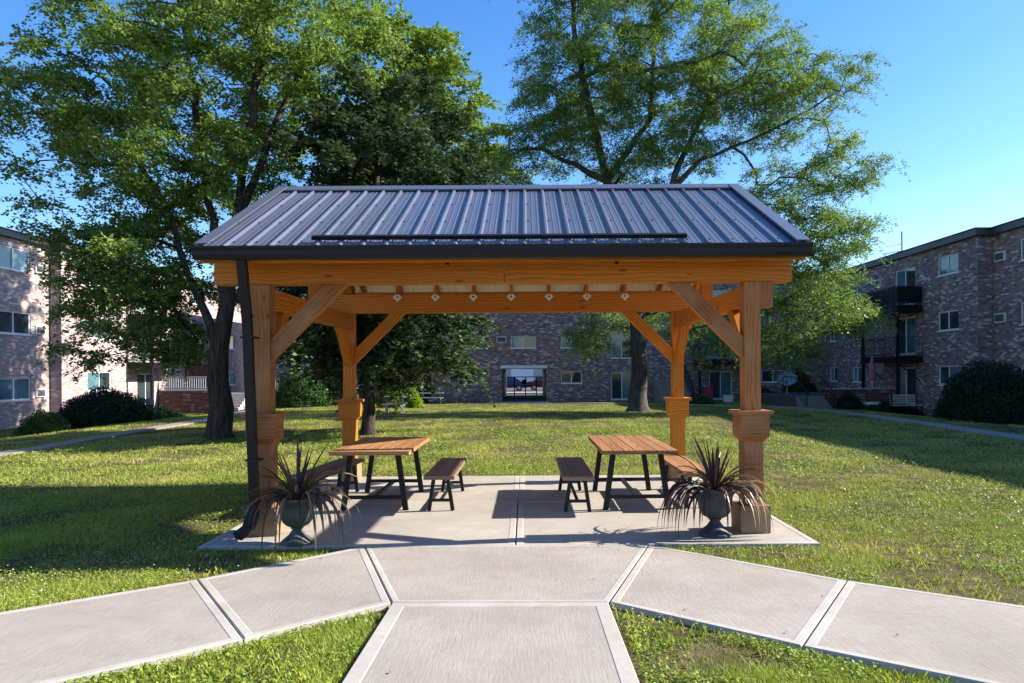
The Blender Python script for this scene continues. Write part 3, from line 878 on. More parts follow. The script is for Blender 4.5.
def balcony(W, u0, u1, zf, par, dep=1.45, solid=False):
    mb = MB(); wbox(mb, W, u0, u1, zf - .28, zf, .01, dep); wbox(mb, W, u0 - .05, u1 + .05, zf - .34, zf - .285, .01, dep + .05)
    f = mb.build('balcony', M['black'], par)
    mb = MB(); zt = zf + 1.0
    def rail(a, b):   # a,b in (u,w)
        pa, pb = W.p(a[0], 0, a[1]), W.p(b[0], 0, b[1]); L = (pb - pa).length; n = max(3, int(L / .13))
        for z in (zt, zf + .1): mb.bar(pa + Vector((0, 0, z)), pb + Vector((0, 0, z)), .045, .035)
        dn = (pb - pa).cross(Vector((0, 0, 1))).normalized()
        if solid: mb.bar(pa.lerp(pb, .0) + Vector((0, 0, (zt + zf) / 2 + .05)), pb + Vector((0, 0, (zt + zf) / 2 + .05)), .02, .82)
        for i in range(n + 1):
            p = pa.lerp(pb, i / n)
            if solid and i % 4: continue
            q = [p + Vector((0, 0, zf + .1)), p + Vector((0, 0, zf + .3)) + dn * .06, p + Vector((0, 0, zf + .55)) + dn * .02, p + Vector((0, 0, zt))]
            mb.tube(q, .009, 4, cap=False)
    rail((u0, dep - .03), (u1, dep - .03)); rail((u0, .03), (u0, dep - .03)); rail((u1, .03), (u1, dep - .03))
    mb.build('railing', M['black'], f)
def balcony_posts(W, us, w, z0, z1, par):
    for u in us:
        mb = MB(); wbox(mb, W, u - .07, u + .07, z0, z1, w - .07, w + .07); mb.build('balcony_post', M['black'], par)

GL = [M['glass_dark'], M['glass_teal'], M['glass_pale']]
def pick(i): return [GL[(i * 7 + 1) % 3], GL[(i * 5 + 2) % 2]]

# ---- right building: two sections along the courtyard, facade towards -X
RB = empty('apartment_building', (27, 36, -.6), 'dark three storey brick apartment block on the right, in shade, with black balconies', 'building', 'brick apartment blocks round the courtyard')
q_ = .93; XF, XN, YJ = 20.93, 21.58, 32.85
Zq = lambda z: 1.7 + (z - 1.7) * q_
Wf = Wall((XF, 50.0), (0, -1), (-1, 0)); Wn = Wall((XN, YJ), (0, -1), (-1, 0)); Wr = Wall((XF, YJ), (1, 0), (0, -1))
zt = 7.85; zb = -1.2
Lf = 50 - YJ; U = lambda y: 50.0 - y * q_
rows = [(Zq(z), Zq(z + 1.02)) for z in (.85, 3.77, 6.75)]; drows = [(Zq(z), Zq(z + 2.15)) for z in (-.35, 2.6, 5.5)]
cf = [(U(38.75), U(36.9), *z) for z in rows]
doors = [(U(43.2), U(41.0), *z) for z in drows]
doors2 = [(U(48.9), U(47.6), *z) for z in rows] + [(U(52.6), U(51.3), *z) for z in rows]
mb = MB(); facade(mb, Wf, Lf, zb, zt, cf + doors + doors2); mb.build('wall', M['brick_cool'], RB)
mb = MB(); facade(mb, Wr, XN - XF, zb, zt, [], uoff=3); mb.build('wall', M['brick_cool'], RB)
Un = lambda y: YJ - y * q_
nw = []
for yc in (32.4, 24, 18, 10, 2):
    for z in rows: nw.append((Un(yc + .9), Un(yc - .9), *z))
nd = [(Un(29.2), Un(27), *z) for z in drows]
mb = MB(); facade(mb, Wn, 42, zb, zt, nw + nd, uoff=9); mb.build('wall', M['brick_cool'], RB)
for i, h in enumerate(cf + doors + doors2): window(Wf, h, RB, pick(i + 1) if h in doors or i else [M['glass_dark'], M['glass_teal']])
for i, h in enumerate(nw + nd): window(Wn, h, RB, pick(i))
for z in (1.05, 3.95, 6.95): ac_unit(Wn, Un(35.0), Zq(z), RB)
for z in (4.0, 6.95): ac_unit(Wf, U(45.6), Zq(z), RB)
for zf, so in ((Zq(2.45), False), (Zq(5.35), True)):
    balcony(Wf, U(44.6), U(40.25), zf, RB, solid=so, dep=1.35); balcony(Wn, Un(30.6), Un(26), zf, RB, dep=1.35)
balcony_posts(Wf, (U(44.5), U(40.35)), 1.28, -.7, Zq(5.0), RB); balcony_posts(Wn, (Un(30.5), Un(26.1)), 1.28, -.7, Zq(5.0), RB)
def roof_block(par, x0, x1, y0, y1, z, name='roof', mat=None):
    mb = MB(); mb.box(x0, x1, y0, y1, z, z + .30); mb.box(x0 - .06, x1 + .06, y0 - .06, y1 + .06, z + .302, z + .34)
    mb.build(name, mat or M['fascia'], par)
roof_block(RB, XF - .24, 32, YJ - .24, 62, 7.85); roof_block(RB, XN - .25, 32.01, -10, YJ - .25, 7.83)
mb = MB(); mb.box(31, 31.3, -9.1, 61.7, -1, 7.8); mb.box(XN, 31, -9.2, -9.1, -1, 7.8); mb.box(XF, 31, 61.4, 61.7, -1, 7.8); mb.box(XF, XF + .3, 50.0, 61.4, -1, 7.8); mb.build('wall', M['brick_cool'], RB)
ax_, ay_ = 22.6 * q_, 42.6 * q_
mb = MB(); mb.tube([(ax_, ay_, 8.1), (ax_, ay_, 9.38)], .035, 6); mb.bar((ax_, ay_, 8.7), (ax_ - .5, ay_ + .7, 8.66), .02, .02); mb.bar((ax_, ay_, 8.3), (ax_ - .6, ay_ + .9, 8.28), .03, .03)
mb.build('antenna', M['gutter'], RB)
mb = MB(); mb.bar((XF - .1, 40.35 * q_, 1.1), (XF - 1.25, 40.35 * q_, 2.0), .05, .05); mb.bar((XF - .1, 44.5 * q_, 1.1), (XF - 1.25, 44.5 * q_, 2.0), .05, .05); mb.build('balcony_brace', M['black'], RB)
zt = 8.3

# ---- left building
LB = empty('apartment_building', (-30, 38, -.9), 'pink brick three storey apartment block on the left, lit by the sun', 'building', 'brick apartment blocks round the courtyard')
Wn = Wall((-24.8, -10), (0, 1), (1, 0)); Wr = Wall((-24.8, 37.0), (1, 0), (0, -1)); Wf = Wall((-24.2, 37.0), (0, 1), (1, 0))
nw = []
for yc in (34.4, 27, 20, 12, 5):
    for z in (.45, 3.68, 6.78): nw.append((yc + 10 - 1.15, yc + 10 + 1.15, z, z + 1.08))
mb = MB(); facade(mb, Wn, 47, -1.4, zt, nw); mb.build('wall', M['brick_pink'], LB)
mb = MB(); facade(mb, Wr, .6, -1.4, zt, [], uoff=2); mb.build('wall', M['brick_pink'], LB)
fw = []
for yc, w in ((40.3, 1.1), (52.5, 1.1), (58, 1.0)):
    for z in (.75, 3.7, 6.75):
        if yc == 52.5 and z < 1: continue
        fw.append((yc - 37 - w, yc - 37 + w, z, z + 1.08))
fd = [(45.2 - 37 - 1.0, 45.2 - 37 + 1.0, z, z + 2.15) for z in (-.45, 2.55, 5.5)]
rd = (50.6 - 37, 54.2 - 37, .42, 2.35)
mb = MB(); facade(mb, Wf, 29, -1.4, zt, fw + fd + [rd], uoff=5); mb.build('wall', M['brick_pink'], LB)
for i, h in enumerate(nw): window(Wn, h, LB, [M['glass_teal'], M['glass_teal']] if i % 3 == 0 else pick(i + 1))
for i, h in enumerate(fw + fd): window(Wf, h, LB, pick(i))
mb = MB(); wbox(mb, Wf, rd[0], rd[1], rd[2], rd[3], -.1, -.04)
for k in range(11): wbox(mb, Wf, rd[0] + .05 + k * .33, rd[0] + .08 + k * .33, rd[2], rd[3], -.039, -.02)
mb.build('entrance_panel', M['red_panel'], LB)
for z in (.55, 3.75, 6.85): ac_unit(Wn, 36.25 + 10 - .4, z, LB)
for z in (3.75, 6.85): ac_unit(Wf, 5.2, z, LB)
for zf in (2.4, 5.35): balcony(Wf, 6.2, 10.8, zf, LB)
balcony_posts(Wf, (6.3, 10.7), 1.38, -.9, 5.0, LB)
roof_block(LB, -36, -24.53, -10.2, 36.74, 8.28); roof_block(LB, -36.01, -23.95, 36.75, 66.2, 8.3)
mb = MB(); mb.box(-35.6, -35.3, -9.7, 66, -1.4, 8.25); mb.box(-35.3, -24.9, -9.95, -9.7, -1.4, 8.25); mb.box(-35.3, -24.2, 65.9, 66.1, -1.4, 8.25); mb.build('wall', M['brick_pink'], LB)

# ---- far building with the underpass
FB = empty('apartment_building', (0, 56, -.4), 'purple grey brick block across the far end of the lawn, with an underpass through it', 'building', 'brick apartment blocks round the courtyard')
W = Wall((-19.3, 50.0), (1, 0), (0, -1)); X = lambda x: x + 19.3
hole = (X(-1.70), X(1.42), -1.2, 1.92)
fw = []
for x0, x1 in ((-1.06, .70), (2.46, 3.94), (-4.4, -3.0), (-12.2, -10.6), (16.6, 18.2), (-16.5, -15)):
    for z in (.85, 3.35, 6.1):
        if x0 == -1.06 and z < 1: continue
        fw.append((X(x0), X(x1), z, z + .84))
fd = [(X(a), X(b), z, z + 1.95) for a, b in ((6.0, 7.5), (-7.9, -6.6), (12.9, 14.5)) for z in (-.30, 2.6, 5.4)]
pf = MB(); facade(pf, W, 40.2, -1.2, zt, fw + fd + [hole], rev=.12); pf.build('wall', M['brick_cool'], FB)
for i, h in enumerate(fw + fd): window(W, h, FB, pick(i), rev=.12)
ac_unit(W, X(-2.05), 3.75, FB); ac_unit(W, X(4.4), 3.75, FB); ac_unit(W, X(-5.4), .9, FB)
W2 = Wall((20.9, 62.0), (-1, 0), (0, 1))
mb = MB(); facade(mb, W2, 40.2, -1.2, zt, [(20.9 - 1.42, 20.9 + 1.70, -1.2, 1.92)], rev=.12)
mb.build('wall', M['brick_cool'], FB)
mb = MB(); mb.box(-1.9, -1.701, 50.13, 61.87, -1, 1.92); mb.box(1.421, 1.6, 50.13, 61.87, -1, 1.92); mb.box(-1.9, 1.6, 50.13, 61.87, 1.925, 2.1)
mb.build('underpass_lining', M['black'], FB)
mb = MB(); mb.box(-1.699, 1.419, 50.1, 63.5, -.6, -.36); mb.build('underpass_floor', M['asphalt'], FB)
mb = MB(); mb.box(-1.78, 1.5, 49.80, 49.995, 1.92, 2.14); mb.build('lintel', M['white'], FB)
roof_block(FB, -19.6, 20.6, 49.75, 62.2, 8.24)
mb = MB(); mb.box(-19.25, -19.0, 50.2, 61.8, -1, 8.2); mb.build('wall', M['brick_cool'], FB)
for zf in (2.45, 5.2): balcony(W, X(11.8), X(15.4), zf, FB); balcony(W, X(-8.8), X(-5.7), zf, FB)
balcony_posts(W, (X(11.9), X(15.3)), 1.38, -.5, 5.0, FB)
# gate in the underpass
g = empty('iron_gate', (-.1, 61.2, -.36), 'black iron gate at the far end of the underpass', 'gate')
mb = MB()
for x in (-1.0, -.05, .9): mb.box(x - .045, x + .045, 61.16, 61.24, -.355, 1.25)
for z in (-.2, .45, 1.2): mb.box(-1.65, 1.38, 61.17, 61.23, z, z + .07)
mb.build('gate_frame', M['black'], g)
mb = MB(); mb.box(-.35, .05, 61.08, 61.159, .62, 1.02); mb.build('lock_box', M['black'], g)
gb_ = empty('garage_building', (0, 97, -.4), 'low pale building far beyond the parking lot, seen through the underpass', 'building')
mb = MB(); mb.box(-14, 14, 95, 101, -.4, 3.2); mb.build('wall', M['step'], gb_)
mb = MB(); mb.box(-14.4, 14.4, 94.6, 101.4, 3.2, 3.5); mb.build('roof', M['fascia'], gb_)
for k in range(5):
    mb = MB(); mb.box(-12 + k * 5, -9 + k * 5, 94.93, 94.99, -.35, 2.0); mb.build('garage_door', M['white'], gb_)
def car(x, y, label, mat):
    t = empty('parked_car', (x, y, -.36), label, 'car', 'cars parked beyond the underpass')
    prof = [(-2.3, .35), (-2.35, .7), (-2.1, .95), (-1.5, 1.0), (-.9, 1.5), (.9, 1.52), (1.7, 1.02), (2.25, .92), (2.35, .6), (2.3, .32)]
    mb = MB()
    for s in (-1, 1):
        q = [(x + a, y + s * (.9 if b < 1.1 else .72), -.36 + b) for a, b in prof]
        mb.quad(q if s < 0 else q[::-1])
    for i in range(len(prof)):
        (a0, b0), (a1, b1) = prof[i], prof[(i + 1) % len(prof)]
        w0 = .9 if b0 < 1.1 else .72; w1 = .9 if b1 < 1.1 else .72
        mb.quad([(x + a0, y - w0, -.36 + b0), (x + a0, y + w0, -.36 + b0), (x + a1, y + w1, -.36 + b1), (x + a1, y - w1, -.36 + b1)])
    mb.build('body', mat, t, bevel=.05)
    mb = MB(); q = [(-1.25, 1.05), (-.83, 1.42), (.82, 1.44), (1.4, 1.05)]
    mb.quad([(x + a, y - (.87 if b < 1.1 else .74) - .02, -.36 + b) for a, b in q][::-1]); mb.build('side_window', M['glass_dark'], t)
    for dx in (-1.45, 1.45):
        for s in (-1, 1):
            mb = MB(); mb.tube([(x + dx, y + s * .72, -.03), (x + dx, y + s * .93, -.03)], .33, 18); w = mb.build('wheel', M['tyre'], t)
            mb = MB(); mb.tube([(x + dx, y + s * .931, -.03), (x + dx, y + s * .945, -.03)], .19, 12); mb.build('rim', M['chrome'], w)
car(-2.2, 76, 'dark blue car parked beyond the underpass', M['car_blue']); car(2.3, 77.5, 'maroon car parked beyond the underpass', M['car_red'])

# ---- porches, steps, retaining walls
def brick_wall(name, x0, x1, y0, y1, z0, z1, label, cat='wall', cap=True):
    t = empty(name, ((x0 + x1) / 2, (y0 + y1) / 2, z0), label, cat)
    mb = MB()
    for W_, L in ((Wall((x0, y0), (1, 0), (0, -1)), x1 - x0), (Wall((x1, y0), (0, 1), (1, 0)), y1 - y0),
                  (Wall((x1, y1), (-1, 0), (0, 1)), x1 - x0), (Wall((x0, y1), (0, -1), (-1, 0)), y1 - y0)):
        facade(mb, W_, L, z0, z1, [])
    mb.build('brickwork', M['brick_red'], t)
    mb = MB(); mb.box(x0 - .04, x1 + .04, y0 - .04, y1 + .04, z1 + .002, z1 + .06); mb.build('coping', M['step'], t)
    return t
def stairs(x0, x1, y0, z0, n, label, rise=.17, run=.30, mat=None):
    t = MB()
    for k in range(n): t.box(x0, x1, y0 + k * run, y0 + n * run + .02 * k, z0 + k * rise + .002 * k, z0 + (k + 1) * rise)
    return tag(t.build('steps', mat or M['step']), label, 'steps')
pw = brick_wall('porch_wall', -24.1, -19.9, 46.6, 47.0, -.9, .55, 'dark red brick porch wall with white railing, left of the big maple')
mb = MB()
for z in (.75, 1.45): mb.box(-24.05, -19.95, 46.77, 46.83, z, z + .05)
for k in range(28): mb.box(-24.0 + k * .15, -23.965 + k * .15, 46.78, 46.82, .62, 1.46)
mb.build('railing', M['white'], pw)
stairs(-19.4, -18.0, 44.4, -.62, 6, 'pale concrete steps beside the left porch wall')
mb = MB(); mb.box(-24.15, -18, 47.05, 50.0, -1, .38); tag(mb.build('porch_pavement', M['step']), kind='structure', label='porch floor behind the brick wall')
pw = brick_wall('porch_wall', -17.6, -14.2, 47.2, 47.6, -.7, .45, 'low dark brick wall with white railing behind the left front post')
mb = MB()
for z in (.65, 1.25): mb.box(-17.55, -14.25, 47.37, 47.43, z, z + .05)
for k in range(22): mb.box(-17.5 + k * .15, -17.465 + k * .15, 47.38, 47.42, .52, 1.26)
mb.build('railing', M['white'], pw)
brick_wall('retaining_wall', 16.5, 20.2, 38.9, 39.3, -.9, .62, 'low dark brick retaining wall near the right building')
stairs(15.0, 16.45, 37.9, -.62, 5, 'shaded concrete steps beside the low retaining wall on the right', mat=M['conc_shaded'])
mb = MB(); mb.box(15.0, 20.9, 39.42, 49.9, -1.2, .20); tag(mb.build('terrace_pavement', M['asphalt']), kind='structure', label='raised terrace in the right corner')  # shade on the terrace is put into its colour with dark asphalt
stairs(8.85, 10.9, 46.5, -.42, 9, 'grey concrete stair flight between the back right post and the locust trunk', mat=M['conc_shaded'])
# stair railing right
for (xa, lab) in ((14.95, 'black handrail on the left of the shaded steps'), (16.4, 'black handrail on the right of the shaded steps')):
    mb = MB(); mb.tube([(xa, 37.8, -.6), (xa, 37.8, .5), (xa, 39.5, 1.3), (xa, 41.3, 1.3)], .028, 6)
    for k in range(7): mb.tube([(xa, 38.0 + k * .25, -.3 + k * .12), (xa, 38.0 + k * .25, .58 + k * .115)], .012, 4)
    mb.tube([(xa, 41.3, 0.2), (xa, 41.3, 1.3)], .028, 6)
    tag(mb.build('handrail', M['black']), lab, 'handrail')
mb = MB()
for xa in (10.95,):
    mb.tube([(xa, 46.4, -.35), (xa, 46.4, .6), (xa, 49.4, 2.2)], .04, 6)
    for k in range(10): mb.tube([(xa, 46.6 + k * .28, -.2 + k * .15), (xa, 46.6 + k * .28, .7 + k * .15)], .015, 4)
tag(mb.build('handrail', M['black']), 'black sloping handrail beside the grey stair flight', 'handrail')

# ---- small courtyard things
def picnic_far(x, y, z, mat, label, w=1.7):
    t = empty('garden_table', (x, y, z), label, 'table')
    mb = MB(); mb.box(x - w / 2, x + w / 2, y - .35, y + .35, z + .70, z + .76); mb.build('table_top', mat, t)
    for s in (-1, 1):
        mb = MB(); mb.bar((x + s * w * .38, y - .3, z), (x + s * w * .38, y + .15, z + .7), .09, .05, up=(1, 0, 0)); mb.bar((x + s * w * .38, y + .3, z), (x + s * w * .38, y - .15, z + .7), .09, .05, up=(1, 0, 0)); mb.build('leg', mat, t)
    mb = MB(); mb.box(x - w / 2, x + w / 2, y - .75, y - .5, z + .40, z + .45); mb.box(x - w / 2, x + w / 2, y + .5, y + .75, z + .40, z + .45)
    for s in (-1, 1): mb.box(x + s * w * .38 - .03, x + s * w * .38 + .03, y - .7, y + .7, z + .33, z + .395)
    mb.build('seat', mat, t)
picnic_far(-6.35, 47.6, float(gz(-6.3, 47.6)), M['weathered'], 'pale grey picnic table against the far brick wall')
picnic_far(-5.75, 31.0, float(gz(-5.75, 31)), M['weathered'], 'small weathered picnic table on the lawn beside the dark maple trunk', .9)
t = empty('park_bench', (19.00, 35.40, -.55), 'pale slatted bench before the low hedge by the right building', 'bench')
mb = MB()
for k in range(4): mb.box(18.30, 19.70, 35.20 + k * .12, 35.30 + k * .12, -.12, -.08)
mb.build('seat', M['weathered'], t)
mb = MB()
for k in range(4): mb.bar((18.30, 35.72 + k * .02, .02 + k * .12), (19.70, 35.72 + k * .02, .02 + k * .12), .03, .09)
mb.build('backrest', M['weathered'], t)
for s in (18.35, 19.60):
    mb = MB(); mb.box(s, s + .06, 35.20, 35.26, -.6, -.12); mb.box(s, s + .06, 35.70, 35.76, -.6, .45); mb.box(s, s + .06, 35.20, 35.76, .1, .14); mb.build('leg', M['black'], t)
# planter box and umbrella on the right terrace edge
t = empty('closed_umbrella', (19.5, 40.0, .2), 'closed pink patio umbrella near the right balconies', 'umbrella')
mb = MB(); mb.tube([(19.5, 40.0, .2), (19.5, 40.0, 2.4)], .025, 8); mb.build('pole', M['white'], t)
mb = MB(); mb.lathe((19.5, 40.0, 0), [(.01, 2.38), (.07, 2.25), (.12, 1.9), (.17, 1.45), (.20, 1.15), (.16, 1.1), (.03, 1.12)], 24, (1, 5, .2, 8)); mb.build('canopy', M['umbrella'], t, smooth=True)
t = MB(); t.box(17.85, 18.6, 37.2, 37.6, -.15, -.02); t.box(17.9, 18.0, 37.25, 37.55, -.6, -.15); t.box(18.45, 18.55, 37.25, 37.55, -.6, -.15)
tag(t.build('side_table', M['white']), 'small white side table left of the low hedge by the right building', 'table')
t = empty('satellite_dish', (16.2, 44.0, .2), 'grey satellite dish on a pole before the dark corner entry', 'dish')
dc = P(787, 379.5, 44)
mb = MB(); mb.tube([(dc.x, 44, .0), (dc.x, 44, dc.z - .05)], .035, 8); mb.build('pole', M['weathered'], t)
mb = MB(); cN = Vector((-.35, -.85, .38)).normalized(); sd = cN.cross(Vector((0, 0, 1))).normalized(); up = sd.cross(cN)
rings = [(0, 0), (.2, .02), (.38, .06), (.55, .13), (.56, .12)]
b0 = len(mb.v)
for (r, h) in rings:
    for k in range(24):
        a = 2 * math.pi * k / 24; mb.v.append(tuple(dc + Vector((0, -.08, 0)) + sd * r * math.cos(a) * 1.05 + up * r * .8 * math.sin(a) + cN * h))
for j in range(len(rings) - 1):
    for k in range(24):
        k2 = (k + 1) % 24; mb.f.append((b0 + j * 24 + k, b0 + j * 24 + k2, b0 + (j + 1) * 24 + k2, b0 + (j + 1) * 24 + k)); mb.uv.append([(0, 0)] * 4); mb.mi.append(0)
mb.build('reflector', M['dish'], t, smooth=True)
mb = MB(); mb.tube([dc - up * .44, dc - up * .4 + cN * .55], .015, 6); mb.tube([dc - up * .4 + cN * .5, dc - up * .34 + cN * .6], .05, 8); mb.build('feed_arm', M['gutter'], t)
mb = MB(); fz = float(gz(13.6, 47)); mb.box(13.2, 13.75, 47.2, 47.6, fz, fz + .42); mb.box(13.15, 13.8, 47.15, 47.65, fz + .42, fz + .46)
tag(mb.build('storage_bin', M['white']), 'small white bin on the doorstep of the far block, right part', 'bin')
mb = MB(); mb.box(12.0, 12.6, 47.9, 48.3, fz, fz + 1.0); mb.box(12.55, 12.62, 47.9, 48.3, fz + .9, fz + 1.2)
tag(mb.build('red_chair', M['red_wood']), 'red chair beside the patio door of the far block', 'chair')
gs = empty('garden_stake', (-18.2, 38.5, -.8), 'small round teal garden ornament on a stake by the left hedge', 'ornament')
gp_ = P(150, 405, 33); gp_ = Vector((gp_.x, 33, 0))
gs.location = (gp_.x, 33, float(gz(gp_.x, 33))); WLOC[gs.name] = Vector(gs.location)
mb = MB(); zz = gs.location.z; mb.tube([(gp_.x, 33, zz), (gp_.x, 33, zz + .75)], .02, 6); mb.build('stake', M['red_wood'], gs)
mb = MB(); mb.tube([(gp_.x, 32.98, zz + .95), (gp_.x, 33.02, zz + .95)], .2, 16); mb.build('disc', M['dish'], gs)

# ------------------------------------------------------------------ vegetation
def leaf_quads(rg, C, size, aspect=.6, up=.5, dirs=None):
    """diamond leaves at points C"""
    N = len(C)
    nrm = rg.normal(size=(N, 3)); nrm /= np.linalg.norm(nrm, axis=1)[:, None]
    nrm[:, 2] = np.abs(nrm[:, 2]) + up; nrm /= np.linalg.norm(nrm, axis=1)[:, None]
    if dirs is None: dirs = rg.normal(size=(N, 3))
    else: dirs = dirs + rg.normal(size=(N, 3)) * .5
    a = dirs - nrm * (dirs * nrm).sum(1)[:, None]; a /= np.linalg.norm(a, axis=1)[:, None] + 1e-9
    b = np.cross(nrm, a)
    s = (size * rg.uniform(.6, 1.3, N))[:, None]
    t = C + a * s * .5; q = C - a * s * .5
    m1 = C + b * s * aspect * .5 + a * s * .05 - nrm * s * .12; m2 = C - b * s * aspect * .5 + a * s * .05 - nrm * s * .12
    return np.stack([q, m1, t, m2], 1)

def make_tree(name, label, base, trunk_r, leaders, ells, nclump, clump_r, nleaf, leaf, mat, bark, seed,
              flat=.6, droop=.25, spray=7, aspect=.6, up=.5, group=None, flare=1.6, tip=.012):
    """ells: (px, py, Y, rx_px, ry_px, rdepth_m). leaders: polylines of stems from the base"""
    rg = np.random.RandomState(seed)
    root = empty(name, base, label, 'tree', group)
    vols = np.array([e[3] * e[4] * e[5] for e in ells]) ** .7; vols = vols / vols.sum()
    Cs = []
    tries = 0
    while len(Cs) < nclump and tries < nclump * 60:
        tries += 1
        e = ells[rg.choice(len(ells), p=vols)]
        c = P(e[0], e[1], e[2]); sc = e[2] / F
        v = rg.normal(size=3); v /= np.linalg.norm(v); r = rg.uniform(0, 1) ** (1 / 2.2)
        q = np.array([c.x + v[0] * r * e[3] * sc, c.y + v[1] * r * e[5], c.z + v[2] * r * e[4] * sc])
        if q[2] < .9: continue
        if Cs and np.min(np.linalg.norm(np.array(Cs) - q, axis=1)) < clump_r * .62: continue
        Cs.append(q)
    Cs = np.array(Cs)
    nodes = []; parent = []; rad_min = []
    for ld in leaders:
        prev = -1
        if nodes:
            d = [np.linalg.norm(np.array(ld[0][:3]) - n) for n in nodes]; prev = int(np.argmin(d)); pts = ld
        else: pts = ld
        pv = np.array(nodes[prev]) if prev >= 0 else np.array(pts[0][:3])
        if prev < 0: nodes.append(np.array(pts[0][:3])); parent.append(-1); rad_min.append(pts[0][3]); prev = 0
        r_prev = rad_min[prev]
        for p in pts[1:]:
            tgt = np.array(p[:3]); st = nodes[prev]; L = np.linalg.norm(tgt - st); k = max(1, int(L / .6))
            for i in range(1, k + 1):
                q = st + (tgt - st) * i / k + rg.normal(size=3) * .035
                nodes.append(q); parent.append(prev); prev = len(nodes) - 1
                rad_min.append(r_prev + (p[3] - r_prev) * i / k)
            r_prev = p[3]
    nl = len(nodes)
    start = np.array(nodes[min(nl - 1, 3)])
    order = np.argsort(np.linalg.norm(Cs - np.array(leaders[0][-1][:3]), axis=1))
    tipn = []
    for ci in order:
        q = Cs[ci]; A_ = np.array(nodes)
        dv = q - A_; d = np.linalg.norm(dv, axis=1)
        cost = d + np.where(dv[:, 2] < 0, -dv[:, 2] * .7, 0) + np.where(A_[:, 2] < base[2] + 1.6, 6, 0)
        j = int(np.argmin(cost)); a = A_[j]; L = d[j]; k = max(1, int(L / .55))
        bend = np.array([0, 0, .16 * L]) + rg.normal(size=3) * .07 * L
        prev = j
        for i in range(1, k + 1):
            t = i / k; pt = a + (q - a) * t + bend * math.sin(math.pi * t) * .6
            nodes.append(pt); parent.append(prev); prev = len(nodes) - 1; rad_min.append(0)
        tipn.append(prev)
    n = len(nodes); cnt = np.zeros(n)
    for tn in tipn: cnt[tn] += 1
    for i in range(n - 1, 0, -1): cnt[parent[i]] += cnt[i]
    rad = tip * np.maximum(cnt, .6) ** .47
    rad = np.minimum(rad, trunk_r * .55); rad = np.maximum(rad, np.array(rad_min))
    mb = MB(); seen_child = [[] for _ in range(n)]
    for i in range(1, n): seen_child[parent[i]].append(i)
    # chains
    stack = [(0, None)]
    def chain(s, par):
        pts = []; rs = []
        if par is not None: pts.append(nodes[par]); rs.append(min(rad[par], rad[s] * 1.25))
        cur = s; rest = []
        while True:
            pts.append(nodes[cur]); rs.append(rad[cur])
            ch = seen_child[cur]
            if not ch: break
            ch = sorted(ch, key=lambda c: (-(c < nl and cur < nl), -cnt[c]))
            for c in ch[1:]: rest.append((c, cur))
            cur = ch[0]
        return pts, rs, rest
    while stack:
        s, par = stack.pop(); pts, rs, rest = chain(s, par); stack += rest
        if s == 0:   # root flare
            pts = [np.array(pts[0]) + np.array([0, 0, -.25])] + pts; rs = [rs[0] * flare * 1.15] + rs
            rs[1] = rs[1] * flare
            for q in range(2, min(4, len(rs))): rs[q] *= (1.18, 1.05)[q - 2]
            b = pts[1]; pts.insert(2, np.array(b) + np.array([0, 0, .22])); rs.insert(2, rs[1] / flare * 1.22)
        if len(pts) > 1: mb.tube(pts, rs, 12 if s == 0 else (8 if max(rs) > .06 else 4), cap=False)
    # twigs in clumps, then leaves along sprays
    allC = []; allD = []; ct = []
    per = max(3, int(nleaf / max(1, len(Cs)) / spray))
    clump_t = rg.uniform(-.18, .18, len(Cs))
    for ci, q in enumerate(Cs):
        for s in range(spray):
            v = rg.normal(size=3); v[2] = v[2] * flat * .8 + .1; v /= np.linalg.norm(v)
            L = clump_r * rg.uniform(.55, 1.35)
            t = rg.uniform(.05, 1, per)[:, None]
            pts = q + v * L * t + np.array([0, 0, -1]) * droop * L * t * t
            w = .20 * clump_r * (1.15 - t)
            pts = pts + rg.normal(size=(per, 3)) * w * np.array([1, 1, .7])
            allC.append(pts); allD.append(np.repeat(v[None], per, 0)); ct.append(np.full(per, clump_t[ci]) + rg.normal(0, .06))
            if s % 2 == 0:
                e = q + v * L * .8 + np.array([0, 0, -1]) * droop * L * .64
                mb.tube([q, (q + e) / 2 + np.array([0, 0, .04 * L]), e], [tip * .75, tip * .5, tip * .25], 3, cap=False)
    mb.build('trunk', bark, root, smooth=True)
    C = np.concatenate(allC); D = np.concatenate(allD); T = np.concatenate(ct)
    C[:, 2] = np.maximum(C[:, 2], .5)
    V = leaf_quads(rg, C, leaf, aspect, up, D)
    tint = np.clip(.45 + T + rg.normal(0, .2, len(C)), 0, 1)
    np_mesh('crown', V, 4, mat, tint, root)
    return root

